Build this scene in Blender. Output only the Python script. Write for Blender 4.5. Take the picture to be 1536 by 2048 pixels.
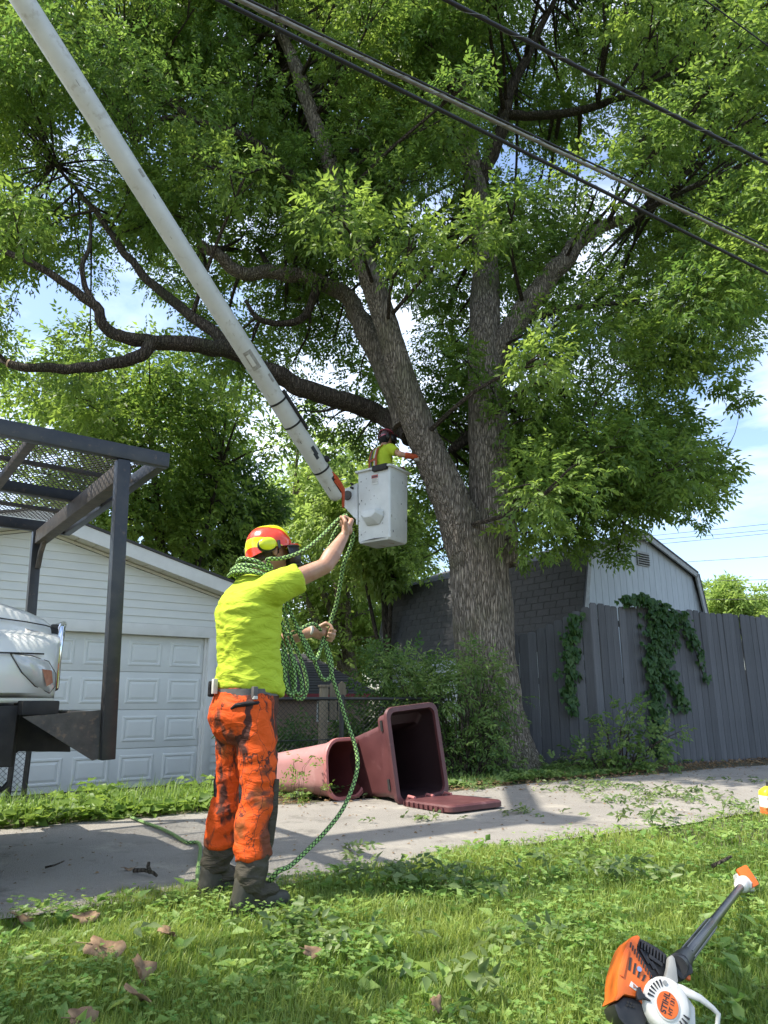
import bpy, bmesh, math, random
import numpy as np
from mathutils import Vector, Matrix, noise as mnoise
for o in list(bpy.data.objects): bpy.data.objects.remove(o)
sc = bpy.context.scene
COL = sc.collection
R = math.radians

# ------------------------------------------------------------------ camera
EYE = .93; FPX = 1420.; PITCH = R(14.8)
cd = bpy.data.cameras.new('camera'); cam = bpy.data.objects.new('camera', cd); COL.objects.link(cam)
cd.sensor_fit = 'VERTICAL'; cd.sensor_height = 24; cd.lens = 24*FPX/2048
cd.clip_start = .05; cd.clip_end = 3000
cam.location = (0, 0, EYE); cam.rotation_euler = (R(90)+PITCH, 0, 0)
sc.camera = cam

# ------------------------------------------------------------------ sky and sun
SUN_EL = R(57); SUN_AZ = R(257)            # azimuth clockwise from +Y
SDIR = Vector((math.sin(SUN_AZ)*math.cos(SUN_EL), math.cos(SUN_AZ)*math.cos(SUN_EL), math.sin(SUN_EL)))
w = bpy.data.worlds.new('World'); sc.world = w; w.use_nodes = True
nt = w.node_tree; nt.nodes.clear()
def wn(t, **k):
    n = nt.nodes.new(t)
    for a, b in k.items(): setattr(n, a, b)
    return n
out = wn('ShaderNodeOutputWorld'); bg = wn('ShaderNodeBackground'); bg.inputs[1].default_value = .15
sky = wn('ShaderNodeTexSky', sky_type='NISHITA', sun_disc=False, sun_elevation=SUN_EL, sun_rotation=SUN_AZ, air_density=1.0, dust_density=1.6, ozone_density=1.3)
tc = wn('ShaderNodeTexCoord'); mp = wn('ShaderNodeMapping'); mp.inputs['Scale'].default_value = (1.1, 1.1, 3.2); mp.inputs['Location'].default_value = (.9, .2, .4)
nz = wn('ShaderNodeTexNoise'); nz.inputs['Scale'].default_value = 2.1; nz.inputs['Detail'].default_value = 7; nz.inputs['Roughness'].default_value = .55; nz.inputs['Distortion'].default_value = .5
rp = wn('ShaderNodeValToRGB'); rp.color_ramp.elements[0].position = .47; rp.color_ramp.elements[1].position = .86
rp.color_ramp.elements[1].color = (.85, .85, .85, 1)
mx = wn('ShaderNodeMix', data_type='RGBA'); mx.inputs[7].default_value = (7.4, 7.7, 8.1, 1)
L = nt.links.new
L(tc.outputs['Generated'], mp.inputs[0]); L(mp.outputs[0], nz.inputs['Vector']); L(nz.outputs[0], rp.inputs[0])
L(rp.outputs[0], mx.inputs[0]); L(sky.outputs[0], mx.inputs[6]); L(mx.outputs[2], bg.inputs[0]); L(bg.outputs[0], out.inputs[0])
sd = bpy.data.lights.new('sun', 'SUN'); sun = bpy.data.objects.new('sun', sd); COL.objects.link(sun)
sd.energy = 3.5; sd.angle = R(.53); sd.color = (1, .94, .83)
sun.rotation_euler = SDIR.to_track_quat('Z', 'Y').to_euler()
sc.view_settings.view_transform = 'Standard'; sc.view_settings.look = 'None'
sc.view_settings.exposure = 1.22; sc.view_settings.gamma = 1
sc.render.engine = 'CYCLES'; sc.cycles.use_denoising = True
sc.cycles.max_bounces = 8; sc.cycles.diffuse_bounces = 4; sc.cycles.transmission_bounces = 5; sc.cycles.transparent_max_bounces = 8

# ------------------------------------------------------------------ helpers
CP, SP = math.cos(PITCH), math.sin(PITCH)
def _ray(px, py):
    u = (px-768)/FPX; v = (1024-py)/FPX
    return Vector((u, CP-v*SP, SP+v*CP))
def atY(px, py, Y): r = _ray(px, py); return Vector((0, 0, EYE))+r*(Y/r.y)
def atZ(px, py, z): r = _ray(px, py); return Vector((0, 0, EYE))+r*((z-EYE)/r.z)
def V(*a): return Vector(a)

class MB:
    """collects shapes; build() links them as one mesh object"""
    def __init__(s): s.v = []; s.f = []; s.uv = {}
    def add(s, vs, fs):
        b = len(s.v); s.v += [tuple(p) for p in vs]; s.f += [tuple(i+b for i in f) for f in fs]; return b
    def box(s, c, d, M=None):
        x, y, z = d[0]/2, d[1]/2, d[2]/2
        vs = [Vector((a*x, b*y, e*z)) for a in (-1, 1) for b in (-1, 1) for e in (-1, 1)]
        if M is not None: vs = [M @ p for p in vs]
        c = Vector(c)
        s.add([p+c for p in vs], [(0, 1, 3, 2), (4, 6, 7, 5), (0, 4, 5, 1), (2, 3, 7, 6), (0, 2, 6, 4), (1, 5, 7, 3)]); return s
    def bbox(s, a, b):
        return s.box([(a[i]+b[i])/2 for i in range(3)], [abs(b[i]-a[i]) for i in range(3)])
    def bar(s, p0, p1, w, h, up=(0, 0, 1)):
        p0, p1 = Vector(p0), Vector(p1); d = p1-p0; L = d.length; d.normalize()
        x = d.cross(Vector(up))
        if x.length < 1e-4: x = d.cross(Vector((1, 0, 0)))
        x.normalize(); z = x.cross(d)
        M = Matrix((x, d, z)).transposed()
        return s.box((p0+p1)/2, (w, L, h), M)
    def tube(s, pts, rad, n=10, cap=True, squash=None):
        pts = [Vector(p) for p in pts]; m = len(pts)
        if not hasattr(rad, '__len__'): rad = [rad]*m
        t = [(pts[min(i+1, m-1)]-pts[max(i-1, 0)]).normalized() for i in range(m)]
        a = t[0].cross(Vector((0, 0, 1)))
        if a.length < .05: a = t[0].cross(Vector((1, 0, 0)))
        a.normalize(); vs = []
        for i in range(m):
            a = a-t[i]*a.dot(t[i]); a.normalize(); b = t[i].cross(a)
            for k in range(n):
                g = 2*math.pi*k/n; vs.append(pts[i]+(a*math.cos(g)+b*math.sin(g)*(squash or 1))*rad[i])
        fs = [(i*n+k, i*n+(k+1) % n, (i+1)*n+(k+1) % n, (i+1)*n+k) for i in range(m-1) for k in range(n)]
        if cap: fs += [tuple(range(n-1, -1, -1)), tuple((m-1)*n+k for k in range(n))]
        s.add(vs, fs); return s
    def capsule(s, p0, p1, r0, r1=None, n=14):
        r1 = r0 if r1 is None else r1
        p0, p1 = Vector(p0), Vector(p1); d = (p1-p0).normalized()
        pts = []; rr = []
        for k in range(4):
            g = k/4*math.pi/2; pts.append(p0-d*r0*math.cos(g)); rr.append(max(r0*math.sin(g), r0*.08))
        pts += [p0, p1]; rr += [r0, r1]
        for k in range(3, -1, -1):
            g = k/4*math.pi/2; pts.append(p1+d*r1*math.cos(g)); rr.append(max(r1*math.sin(g), r1*.08))
        return s.tube(pts, rr, n)
    def ell(s, c, r, M=None, nu=18, nv=12):
        vs = []; c = Vector(c)
        for j in range(1, nv):
            b = math.pi*j/nv
            for i in range(nu):
                a = 2*math.pi*i/nu; p = Vector((r[0]*math.sin(b)*math.cos(a), r[1]*math.sin(b)*math.sin(a), r[2]*math.cos(b)))
                vs.append(c+(M @ p if M is not None else p))
        for z in (1, -1):
            p = Vector((0, 0, r[2]*z)); vs.append(c+(M @ p if M is not None else p))
        k = len(vs)-2; fs = [(j*nu+i, (j+1)*nu+i, (j+1)*nu+(i+1) % nu, j*nu+(i+1) % nu) for j in range(nv-2) for i in range(nu)]
        fs += [(k, i, (i+1) % nu) for i in range(nu)]+[(k+1, (nv-2)*nu+(i+1) % nu, (nv-2)*nu+i) for i in range(nu)]
        s.add(vs, fs); return s
    def prism(s, poly, d, M=None, o=(0, 0, 0)):
        """poly in local (x,z), extruded along local y from 0 to d"""
        n = len(poly); o = Vector(o)
        vs = [Vector((p[0], 0, p[1])) for p in poly]+[Vector((p[0], d, p[1])) for p in poly]
        if M is not None: vs = [M @ p for p in vs]
        s.add([p+o for p in vs], [tuple(range(n)), tuple(range(2*n-1, n-1, -1))]+[(i, n+i, n+(i+1) % n, (i+1) % n) for i in range(n)]); return s
    def loft(s, rings, cap=True):
        n = len(rings[0]); vs = [p for r in rings for p in r]
        fs = [(i*n+k, i*n+(k+1) % n, (i+1)*n+(k+1) % n, (i+1)*n+k) for i in range(len(rings)-1) for k in range(n)]
        if cap: fs += [tuple(range(n-1, -1, -1)), tuple((len(rings)-1)*n+k for k in range(n))]
        s.add(vs, fs); return s
    def mesh(s, name):
        me = bpy.data.meshes.new(name); me.from_pydata(s.v, [], s.f); me.validate()
        bm = bmesh.new(); bm.from_mesh(me); bmesh.ops.recalc_face_normals(bm, faces=bm.faces); bm.to_mesh(me); bm.free()
        return me
    def build(s, name, mat, parent=None, smooth=False, bevel=0, seg=2, angle=40):
        me = s.mesh(name); return obj(name, me, mat, parent, smooth, bevel, seg, angle)

def obj(name, me, mat, parent=None, smooth=False, bevel=0, seg=2, angle=40):
    if isinstance(mat, str): mat = MAT[mat]
    me.materials.clear(); me.materials.append(mat)
    if bevel:
        bm = bmesh.new(); bm.from_mesh(me)
        es = [e for e in bm.edges if len(e.link_faces) == 2 and e.calc_face_angle(0) > R(30)]
        bmesh.ops.bevel(bm, geom=es, offset=bevel, segments=seg, profile=.6, affect='EDGES', clamp_overlap=True)
        bm.to_mesh(me); bm.free(); smooth = True
    if smooth:
        me.polygons.foreach_set('use_smooth', [True]*len(me.polygons))
        try: me.set_sharp_from_angle(angle=R(angle))
        except Exception: pass
    o = bpy.data.objects.new(name, me); COL.objects.link(o)
    if parent: o.parent = parent
    return o
def empty(name, loc=(0, 0, 0), rz=0):
    o = bpy.data.objects.new(name, None); o.empty_display_size = .1; COL.objects.link(o)
    o.location = loc; o.rotation_euler = (0, 0, rz); return o
def tag(o, label, cat, group=None, kind=None):
    if label: o['label'] = label
    if cat: o['category'] = cat
    if group: o['group'] = group
    if kind: o['kind'] = kind
    return o
def struct(o, label=None):
    o['kind'] = 'structure'
    if label: o['label'] = label
    return o
def np_mesh(name, Vt, tris, rnd=None):
    """fast mesh from numpy vertices (n,3) and triangles (m,3)"""
    me = bpy.data.meshes.new(name); n, m = len(Vt), len(tris)
    me.vertices.add(n); me.vertices.foreach_set('co', np.asarray(Vt, np.float32).ravel())
    me.loops.add(3*m); me.loops.foreach_set('vertex_index', np.asarray(tris, np.int32).ravel())
    me.polygons.add(m); me.polygons.foreach_set('loop_start', np.arange(0, 3*m, 3, dtype=np.int32)); me.polygons.foreach_set('loop_total', np.full(m, 3, np.int32))
    me.update(calc_edges=True)
    if rnd is not None:
        a = me.attributes.new('rnd', 'FLOAT', 'POINT'); a.data.foreach_set('value', np.asarray(rnd, np.float32))
    return me

# ------------------------------------------------------------------ materials
MAT = {}
def newmat(name):
    m = bpy.data.materials.new(name); m.use_nodes = True; MAT[name] = m
    t = m.node_tree; b = t.nodes['Principled BSDF']; return m, t, b
def nd(t, typ, ins=None, **k):
    n = t.nodes.new(typ)
    for a, b in k.items(): setattr(n, a, b)
    for a, b in (ins or {}).items():
        if isinstance(b, bpy.types.NodeSocket): t.links.new(b, n.inputs[a])
        else: n.inputs[a].default_value = b
    return n
def rgb(c): return (c[0], c[1], c[2], 1)
def mixc(t, fac, a, b, mode='MIX'):
    n = nd(t, 'ShaderNodeMix', data_type='RGBA', blend_type=mode)
    for i, x in ((0, fac), (6, a), (7, b)):
        if isinstance(x, bpy.types.NodeSocket): t.links.new(x, n.inputs[i])
        elif i == 0: n.inputs[0].default_value = x
        else: n.inputs[i].default_value = rgb(x)
    return n.outputs[2]
def ramp(t, fac, p0, p1, c0=(0, 0, 0), c1=(1, 1, 1)):
    n = nd(t, 'ShaderNodeValToRGB', {0: fac}); e = n.color_ramp.elements
    e[0].position, e[1].position = p0, p1; e[0].color, e[1].color = rgb(c0), rgb(c1); return n.outputs[0]
def noise(t, vec, scale, detail=4, rough=.55, dist=0):
    return nd(t, 'ShaderNodeTexNoise', {'Vector': vec, 'Scale': scale, 'Detail': detail, 'Roughness': rough, 'Distortion': dist}).outputs[0]
def coords(t, scale=(1, 1, 1), which='Object', rot=(0, 0, 0)):
    c = nd(t, 'ShaderNodeTexCoord'); m = nd(t, 'ShaderNodeMapping', {0: c.outputs[which], 'Scale': scale, 'Rotation': rot}); return m.outputs[0]
def bump(t, b, h, strength=.4, dist=.01):
    n = nd(t, 'ShaderNodeBump', {'Height': h, 'Strength': strength, 'Distance': dist}); t.links.new(n.outputs[0], b.inputs['Normal']); return n
def mat(name, c1, c2=None, scale=8, rough=.6, metal=0, bs=0, bscale=60, bdist=.004, stretch=(1, 1, 1), p=(.35, .65), dirt=None, dp=(.6, .72), dscale=18, rnd=0, spec=.5, coat=0):
    m, t, b = newmat(name); co = coords(t, stretch)
    col = None
    if c2 is not None: col = mixc(t, ramp(t, noise(t, co, scale, 6), *p), c1, c2)
    if dirt is not None:
        col = mixc(t, ramp(t, noise(t, co, dscale, 8, .65), *dp), col if col is not None else c1, dirt)
    if rnd:
        oi = nd(t, 'ShaderNodeObjectInfo'); hv = nd(t, 'ShaderNodeMapRange', {0: oi.outputs['Random'], 3: 1-rnd, 4: 1+rnd})
        k = nd(t, 'ShaderNodeHueSaturation', {'Value': hv.outputs[0]})
        if col is not None: t.links.new(col, k.inputs['Color'])
        else: k.inputs['Color'].default_value = rgb(c1)
        col = k.outputs[0]
    if col is not None: t.links.new(col, b.inputs['Base Color'])
    else: b.inputs['Base Color'].default_value = rgb(c1)
    b.inputs['Roughness'].default_value = rough; b.inputs['Metallic'].default_value = metal; b.inputs['Specular IOR Level'].default_value = spec
    b.inputs['Coat Weight'].default_value = coat
    if bs: bump(t, b, noise(t, co, bscale, 6, .6), bs, bdist)
    return m
def leafmat(name, dark, light, trans=.45, tcol=None, rough=.45):
    m, t, b = newmat(name)
    a = nd(t, 'ShaderNodeAttribute', attribute_name='rnd')
    c = mixc(t, a.outputs['Fac'], dark, light)
    t.links.new(c, b.inputs['Base Color']); b.inputs['Roughness'].default_value = rough; b.inputs['Specular IOR Level'].default_value = .35
    hs = nd(t, 'ShaderNodeHueSaturation', {'Hue': .488, 'Saturation': 1.04, 'Value': 1.75, 'Color': c})
    tr = nd(t, 'ShaderNodeBsdfTranslucent', {'Color': hs.outputs[0]})
    mxs = nd(t, 'ShaderNodeMixShader', {0: trans, 1: b.outputs[0], 2: tr.outputs[0]})
    t.links.new(mxs.outputs[0], t.nodes['Material Output'].inputs['Surface'])
    return m

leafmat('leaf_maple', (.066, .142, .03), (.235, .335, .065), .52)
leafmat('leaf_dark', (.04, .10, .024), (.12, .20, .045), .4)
leafmat('leaf_pale', (.15, .24, .055), (.32, .43, .11), .45)
leafmat('leaf_shrub', (.06, .135, .035), (.22, .31, .09), .42)
leafmat('leaf_vine', (.03, .085, .025), (.08, .15, .04), .35)
leafmat('leaf_weed', (.09, .17, .03), (.22, .32, .06), .4)
leafmat('grass_blade', (.10, .185, .028), (.34, .41, .10), .42)
leafmat('clover_leaf', (.10, .22, .045), (.30, .42, .12), .4)
leafmat('cut_leaf', (.07, .13, .04), (.21, .27, .10), .3)
leafmat('litter', (.16, .10, .05), (.34, .23, .12), .15, rough=.7)
mat('dry_leaf', (.15, .088, .05), (.27, .18, .10), 30, .75, bs=.5, bscale=40)
# ------------------------------------------------------------------ setting: ground, alley, lawn
AD = V(.8434, .5373, 0); AN = V(-.5373, .8434, 0)          # along the alley, across it (away from the camera)
N0, N1 = 3.90, 6.32                                       # near and far edge of the alley (metres along AN)
def alley_pt(u, n, z=0): p = AD*u+AN*n; return V(p.x, p.y, z)
def sstep(a, b, x):
    t = np.clip((x-a)/(b-a), 0, 1); return t*t*(3-2*t)
def gz(x, y):
    n = -.5373*x+.8434*y; u = .8434*x+.5373*y
    return -.225*sstep(6.7, 9.0, n)*(1-sstep(5.2, 8.0, u))
def m_ground():
    m, t, b = newmat('soil'); co = coords(t)
    c = mixc(t, ramp(t, noise(t, co, 3.5, 8), .35, .65), (.045, .05, .02), (.10, .085, .05))
    c = mixc(t, ramp(t, noise(t, co, 40, 6), .5, .7), c, (.15, .125, .08))
    t.links.new(c, b.inputs['Base Color']); b.inputs['Roughness'].default_value = .95; bump(t, b, noise(t, co, 60, 8), .8, .02)
m_ground()
def m_alley():
    m, t, b = newmat('asphalt'); co = coords(t)
    big = ramp(t, noise(t, co, .9, 6, .6), .35, .7)
    c = mixc(t, big, (.225, .205, .178), (.30, .277, .24))
    sp = noise(t, co, 240, 4, .7); c = mixc(t, ramp(t, sp, .50, .66), c, (.46, .44, .40))
    sp2 = nd(t, 'ShaderNodeTexVoronoi', {'Vector': co, 'Scale': 130}); c = mixc(t, ramp(t, sp2.outputs[0], .12, .3, (.55, .55, .55), (0, 0, 0)), c, (.13, .125, .115))
    st = ramp(t, noise(t, co, 2.2, 10, .75), .54, .68); c = mixc(t, st, c, (.15, .138, .12))
    sa = ramp(t, noise(t, nd(t, 'ShaderNodeMapping', {0: co, 'Location': (7, 3, 0)}).outputs[0], 1.7, 10, .7), .56, .72); c = mixc(t, sa, c, (.44, .40, .33))
    ck = nd(t, 'ShaderNodeTexVoronoi', {'Vector': nd(t, 'ShaderNodeMix', {0: .25, 4: co, 5: nd(t, 'ShaderNodeTexNoise', {'Vector': co, 'Scale': 2.5, 'Detail': 6}).outputs['Color']}, data_type='VECTOR').outputs[1], 'Scale': .75}, feature='DISTANCE_TO_EDGE'); pass
    t.links.new(c, b.inputs['Base Color']); b.inputs['Roughness'].default_value = .9
    bump(t, b, nd(t, 'ShaderNodeMath', {0: sp, 1: sp2.outputs[0]}, operation='ADD').outputs[0], .7, .006)
m_alley()
def ground_sheet():
    xs = np.unique(np.concatenate([-np.geomspace(16, 900, 14), np.arange(-16, 22.01, .5), np.geomspace(22, 900, 14)]))
    ys = np.unique(np.concatenate([-np.geomspace(8, 900, 14), np.arange(-8, 30.01, .5), np.geomspace(30, 900, 14)]))
    X, Y = np.meshgrid(xs, ys); Z = gz(X, Y)-.012
    nx, ny = len(xs), len(ys); idx = np.arange(nx*ny).reshape(ny, nx)
    a, b_, c, d = idx[:-1, :-1].ravel(), idx[:-1, 1:].ravel(), idx[1:, 1:].ravel(), idx[1:, :-1].ravel()
    me = np_mesh('ground', np.stack([X.ravel(), Y.ravel(), Z.ravel()], 1), np.concatenate([np.stack([a, b_, c], 1), np.stack([a, c, d], 1)]))
    o = obj('ground', me, 'soil', smooth=True); struct(o, 'bare soil ground under the lawn and weeds')
ground_sheet()
def alley():
    rng = random.Random(3); us = [x*.22 for x in range(-110, 260)]; vs = []; n = len(us)
    for k, (N, s) in enumerate(((N0, -1), (N1, 1))):
        for u in us:
            j = .10*mnoise.noise((u*.9, k*9.1, 0))+.05*mnoise.noise((u*3.7, k*5, 2)); p = alley_pt(u, N+j*1.0+(-.14 if k == 0 else 0), .0)
            vs.append((p.x, p.y, .004))
    fs = [(i, i+1, n+i+1, n+i) for i in range(n-1)]
    mb = MB(); mb.add(vs, fs); o = mb.build('alley_road', 'asphalt'); struct(o, 'pale worn asphalt alley crossing the picture')
alley()

# leaves, blades --------------------------------------------------------------
def unit(a): return a/np.maximum(np.linalg.norm(a, axis=-1, keepdims=True), 1e-9)
def leaves(base, d, nrm, ln, wd, curl=.12, rnd=None):
    """pointed leaves folded along the midrib: arrays (n,3),(n,3),(n,3),(n),(n)"""
    d = unit(d); s = unit(np.cross(d, nrm)); nn = np.cross(s, d); ln = ln[:, None]; wd = wd[:, None]
    p0 = base; mid = base+d*ln*.42
    p1 = mid+s*wd+nn*wd*.35; p3 = mid-s*wd+nn*wd*.35; p2 = base+d*ln-nn*ln*curl
    Vt = np.stack([p0, p1, p2, p3], 1).reshape(-1, 3); k = np.arange(len(base))[:, None]*4
    T = np.concatenate([k+np.array([0, 1, 2]), k+np.array([0, 2, 3])], 0)
    r = np.repeat(rnd, 4) if rnd is not None else None
    return Vt, T, r
def join(parts):
    Vs, Ts, Rs = [], [], []; o = 0
    for v, t, r in parts: Vs.append(v); Ts.append(t+o); Rs.append(r); o += len(v)
    return np.concatenate(Vs), np.concatenate(Ts), np.concatenate(Rs)
def sprays(g, c, d, L, k, ll, lw, droop=.3, spread=.85, tone=None):
    """compound leaves: n sprays at c (n,3) along d (n,3), k leaflets each"""
    n = len(c); d = unit(d+np.array([0, 0, -droop])*g.uniform(.3, 1.2, (n, 1)))
    up = unit(np.array([0, 0, 1.])+g.normal(0, .45, (n, 3))); s = unit(np.cross(d, up)); parts = []
    if tone is None: tone = g.uniform(0, 1, n)
    L = L*g.uniform(.7, 1.3, n)
    for j in range(k):
        t = (j+.6)/k; side = 0 if j == k-1 else (1 if j % 2 else -1)
        b = c+d*(L*t)[:, None]
        ld = unit(d*(.6 if side else 1)+s*side*spread+np.array([0, 0, -droop*.8])*g.uniform(.2, 1.3, (n, 1))+g.normal(0, .18, (n, 3)))
        nr = unit(np.cross(s, d)+g.normal(0, .45, (n, 3)))
        sz = g.uniform(.7, 1.2, n)
        parts.append(leaves(b, ld, nr, ll*sz, lw*sz, .15, np.clip(tone*.75+g.uniform(0, .25, n), 0, 1)))
    return join(parts)

def blades(g, x, y, z, h, wdt, lean=.5):
    n = len(x); a = g.uniform(0, 2*np.pi, n); f = np.stack([np.cos(a), np.sin(a), 0*a], 1); s = np.stack([-np.sin(a), np.cos(a), 0*a], 1)
    b = np.stack([x, y, z], 1); k = g.uniform(.1, 1, n)*lean; up = np.array([0, 0, 1.])
    hh = h[:, None]; w_ = wdt[:, None]; k = k[:, None]
    m = b+up*hh*.55+f*hh*k*.3; tip = b+up*hh*(1-.35*k)+f*hh*k
    Vt = np.stack([b-s*w_, b+s*w_, m+s*w_*.8, m-s*w_*.8, tip], 1).reshape(-1, 3); i = np.arange(n)[:, None]*5
    T = np.concatenate([i+np.array([0, 1, 2]), i+np.array([0, 2, 3]), i+np.array([3, 2, 4])], 0)
    return Vt, T, np.repeat(np.clip(g.normal(.45, .25, n), 0, 1), 5)
def lawn_edge(x, y):        # >0 on the lawn side
    n = -.5373*x+.8434*y; u = .8434*x+.5373*y
    return N0-n+.08*np.sin(u*2.3)+.05*np.sin(u*6.1+1)+.04*np.sin(u*14.3)
def lawn():
    g = np.random.default_rng(11); parts = []
    def area(n, y0, y1, hm, wd):
        y = g.uniform(y0, y1, n); x = g.uniform(-1, 1, n)*(y*.62+.5)
        e = lawn_edge(x, y); ok = e > g.exponential(.05, n)-.03; x, y, e = x[ok], y[ok], e[ok]
        pat = np.array([mnoise.noise((float(a)*1.6, float(b)*1.6, 0)) for a, b in zip(x, y)])
        h = hm*(1+.55*pat)*g.uniform(.55, 1.35, len(x))*np.clip(.55+e*1.2, .5, 1)
        v, t, r = blades(g, x, y, 0*x-.012, h, wd*g.uniform(.6, 1.3, len(x)), .9)
        r = np.clip(r-.08+.5*np.repeat(pat, 5), 0, 1); parts.append((v, t, r))
    area(95000, 1.7, 3.2, .068, .0021); area(95000, 3.0, 5.0, .064, .0026); area(60000, 4.8, 8.5, .058, .0036)
    me = np_mesh('lawn_grass', *join(parts)); o = obj('lawn_grass', me, 'grass_blade'); tag(o, 'bright green lawn grass along the near side of the alley', 'grass', kind='stuff')
    # clover and broadleaf plants
    n = 26000; y = 1.7+5.5*g.uniform(0, 1, n)**1.35; x = g.uniform(-1, 1, n)*(y*.6+.5); e = lawn_edge(x, y)
    pat = np.array([mnoise.noise((float(a)*2.1+7, float(b)*2.1, 3)) for a, b in zip(x, y)])
    ok = (e > .03) & (pat > g.normal(.0, .2, n)); x, y, pat = x[ok], y[ok], pat[ok]; n = len(x)
    parts = []; hh = g.uniform(.03, .075, n); a0 = g.uniform(0, 2*np.pi, n); tone = g.uniform(0, 1, n)
    for j in range(3):
        a = a0+j*2.094; d = np.stack([np.cos(a), np.sin(a), g.uniform(-.15, .5, n)], 1)
        nr = np.stack([-.3*np.cos(a), -.3*np.sin(a), np.ones(n)], 1)+g.normal(0, .25, (n, 3))
        sz = g.uniform(.010, .021, n); parts.append(leaves(np.stack([x, y, hh], 1), d, nr, sz, sz*.48, .05, tone))
    m = 1100; y = 1.75+5*g.uniform(0, 1, m)**1.4; x = g.uniform(-1, 1, m)*(y*.6+.4); ok = lawn_edge(x, y) > .02; x, y = x[ok], y[ok]; m = len(x)
    for j in range(4):
        a = g.uniform(0, 2*np.pi, m); d = np.stack([np.cos(a), np.sin(a), g.uniform(.1, 1.3, m)], 1); sz = g.uniform(.035, .085, m)
        parts.append(leaves(np.stack([x, y, g.uniform(.005, .03, m)], 1), d, np.stack([0*a, 0*a, 1+0*a], 1)+g.normal(0, .3, (m, 3)), sz, sz*g.uniform(.18, .33, m), .25, g.uniform(.1, 1, m)))
    me = np_mesh('clover', *join(parts)); o = obj('clover', me, 'clover_leaf'); tag(o, 'clover and broad leaved weeds mixed into the lawn', 'clover', kind='stuff')
lawn()
# ------------------------------------------------------------------ garage
mat('siding_white', (.70, .71, .66), (.64, .655, .62), 2.5, .55, dirt=(.52, .50, .42), dp=(.66, .8), dscale=6, stretch=(1, 1, 3), rnd=.02)
mat('door_white', (.70, .72, .69), (.64, .66, .635), 3, .5, dirt=(.50, .49, .42), dp=(.66, .82), dscale=5)
mat('trim_white', (.74, .74, .70), (.66, .66, .62), 5, .55, dirt=(.45, .42, .34), dp=(.68, .8), dscale=9)
mat('soffit_cream', (.66, .64, .54), (.60, .58, .48), 4, .6, dirt=(.35, .32, .25), dp=(.64, .8), dscale=12)
mat('dark_gap', (.02, .02, .02), rough=.9)
def shinglemat(name, c1, c2, rnd=.18):
    mat(name, c1, c2, 60, .95, bs=.6, bscale=220, bdist=.003, rnd=rnd, dirt=tuple(x*1.5 for x in c2), dp=(.62, .75), dscale=9)
shinglemat('shingle_charcoal', (.048, .047, .048), (.075, .073, .072))
mat('concrete', (.34, .33, .30), (.26, .25, .22), 6, .9, bs=.4, bscale=90)
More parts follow.
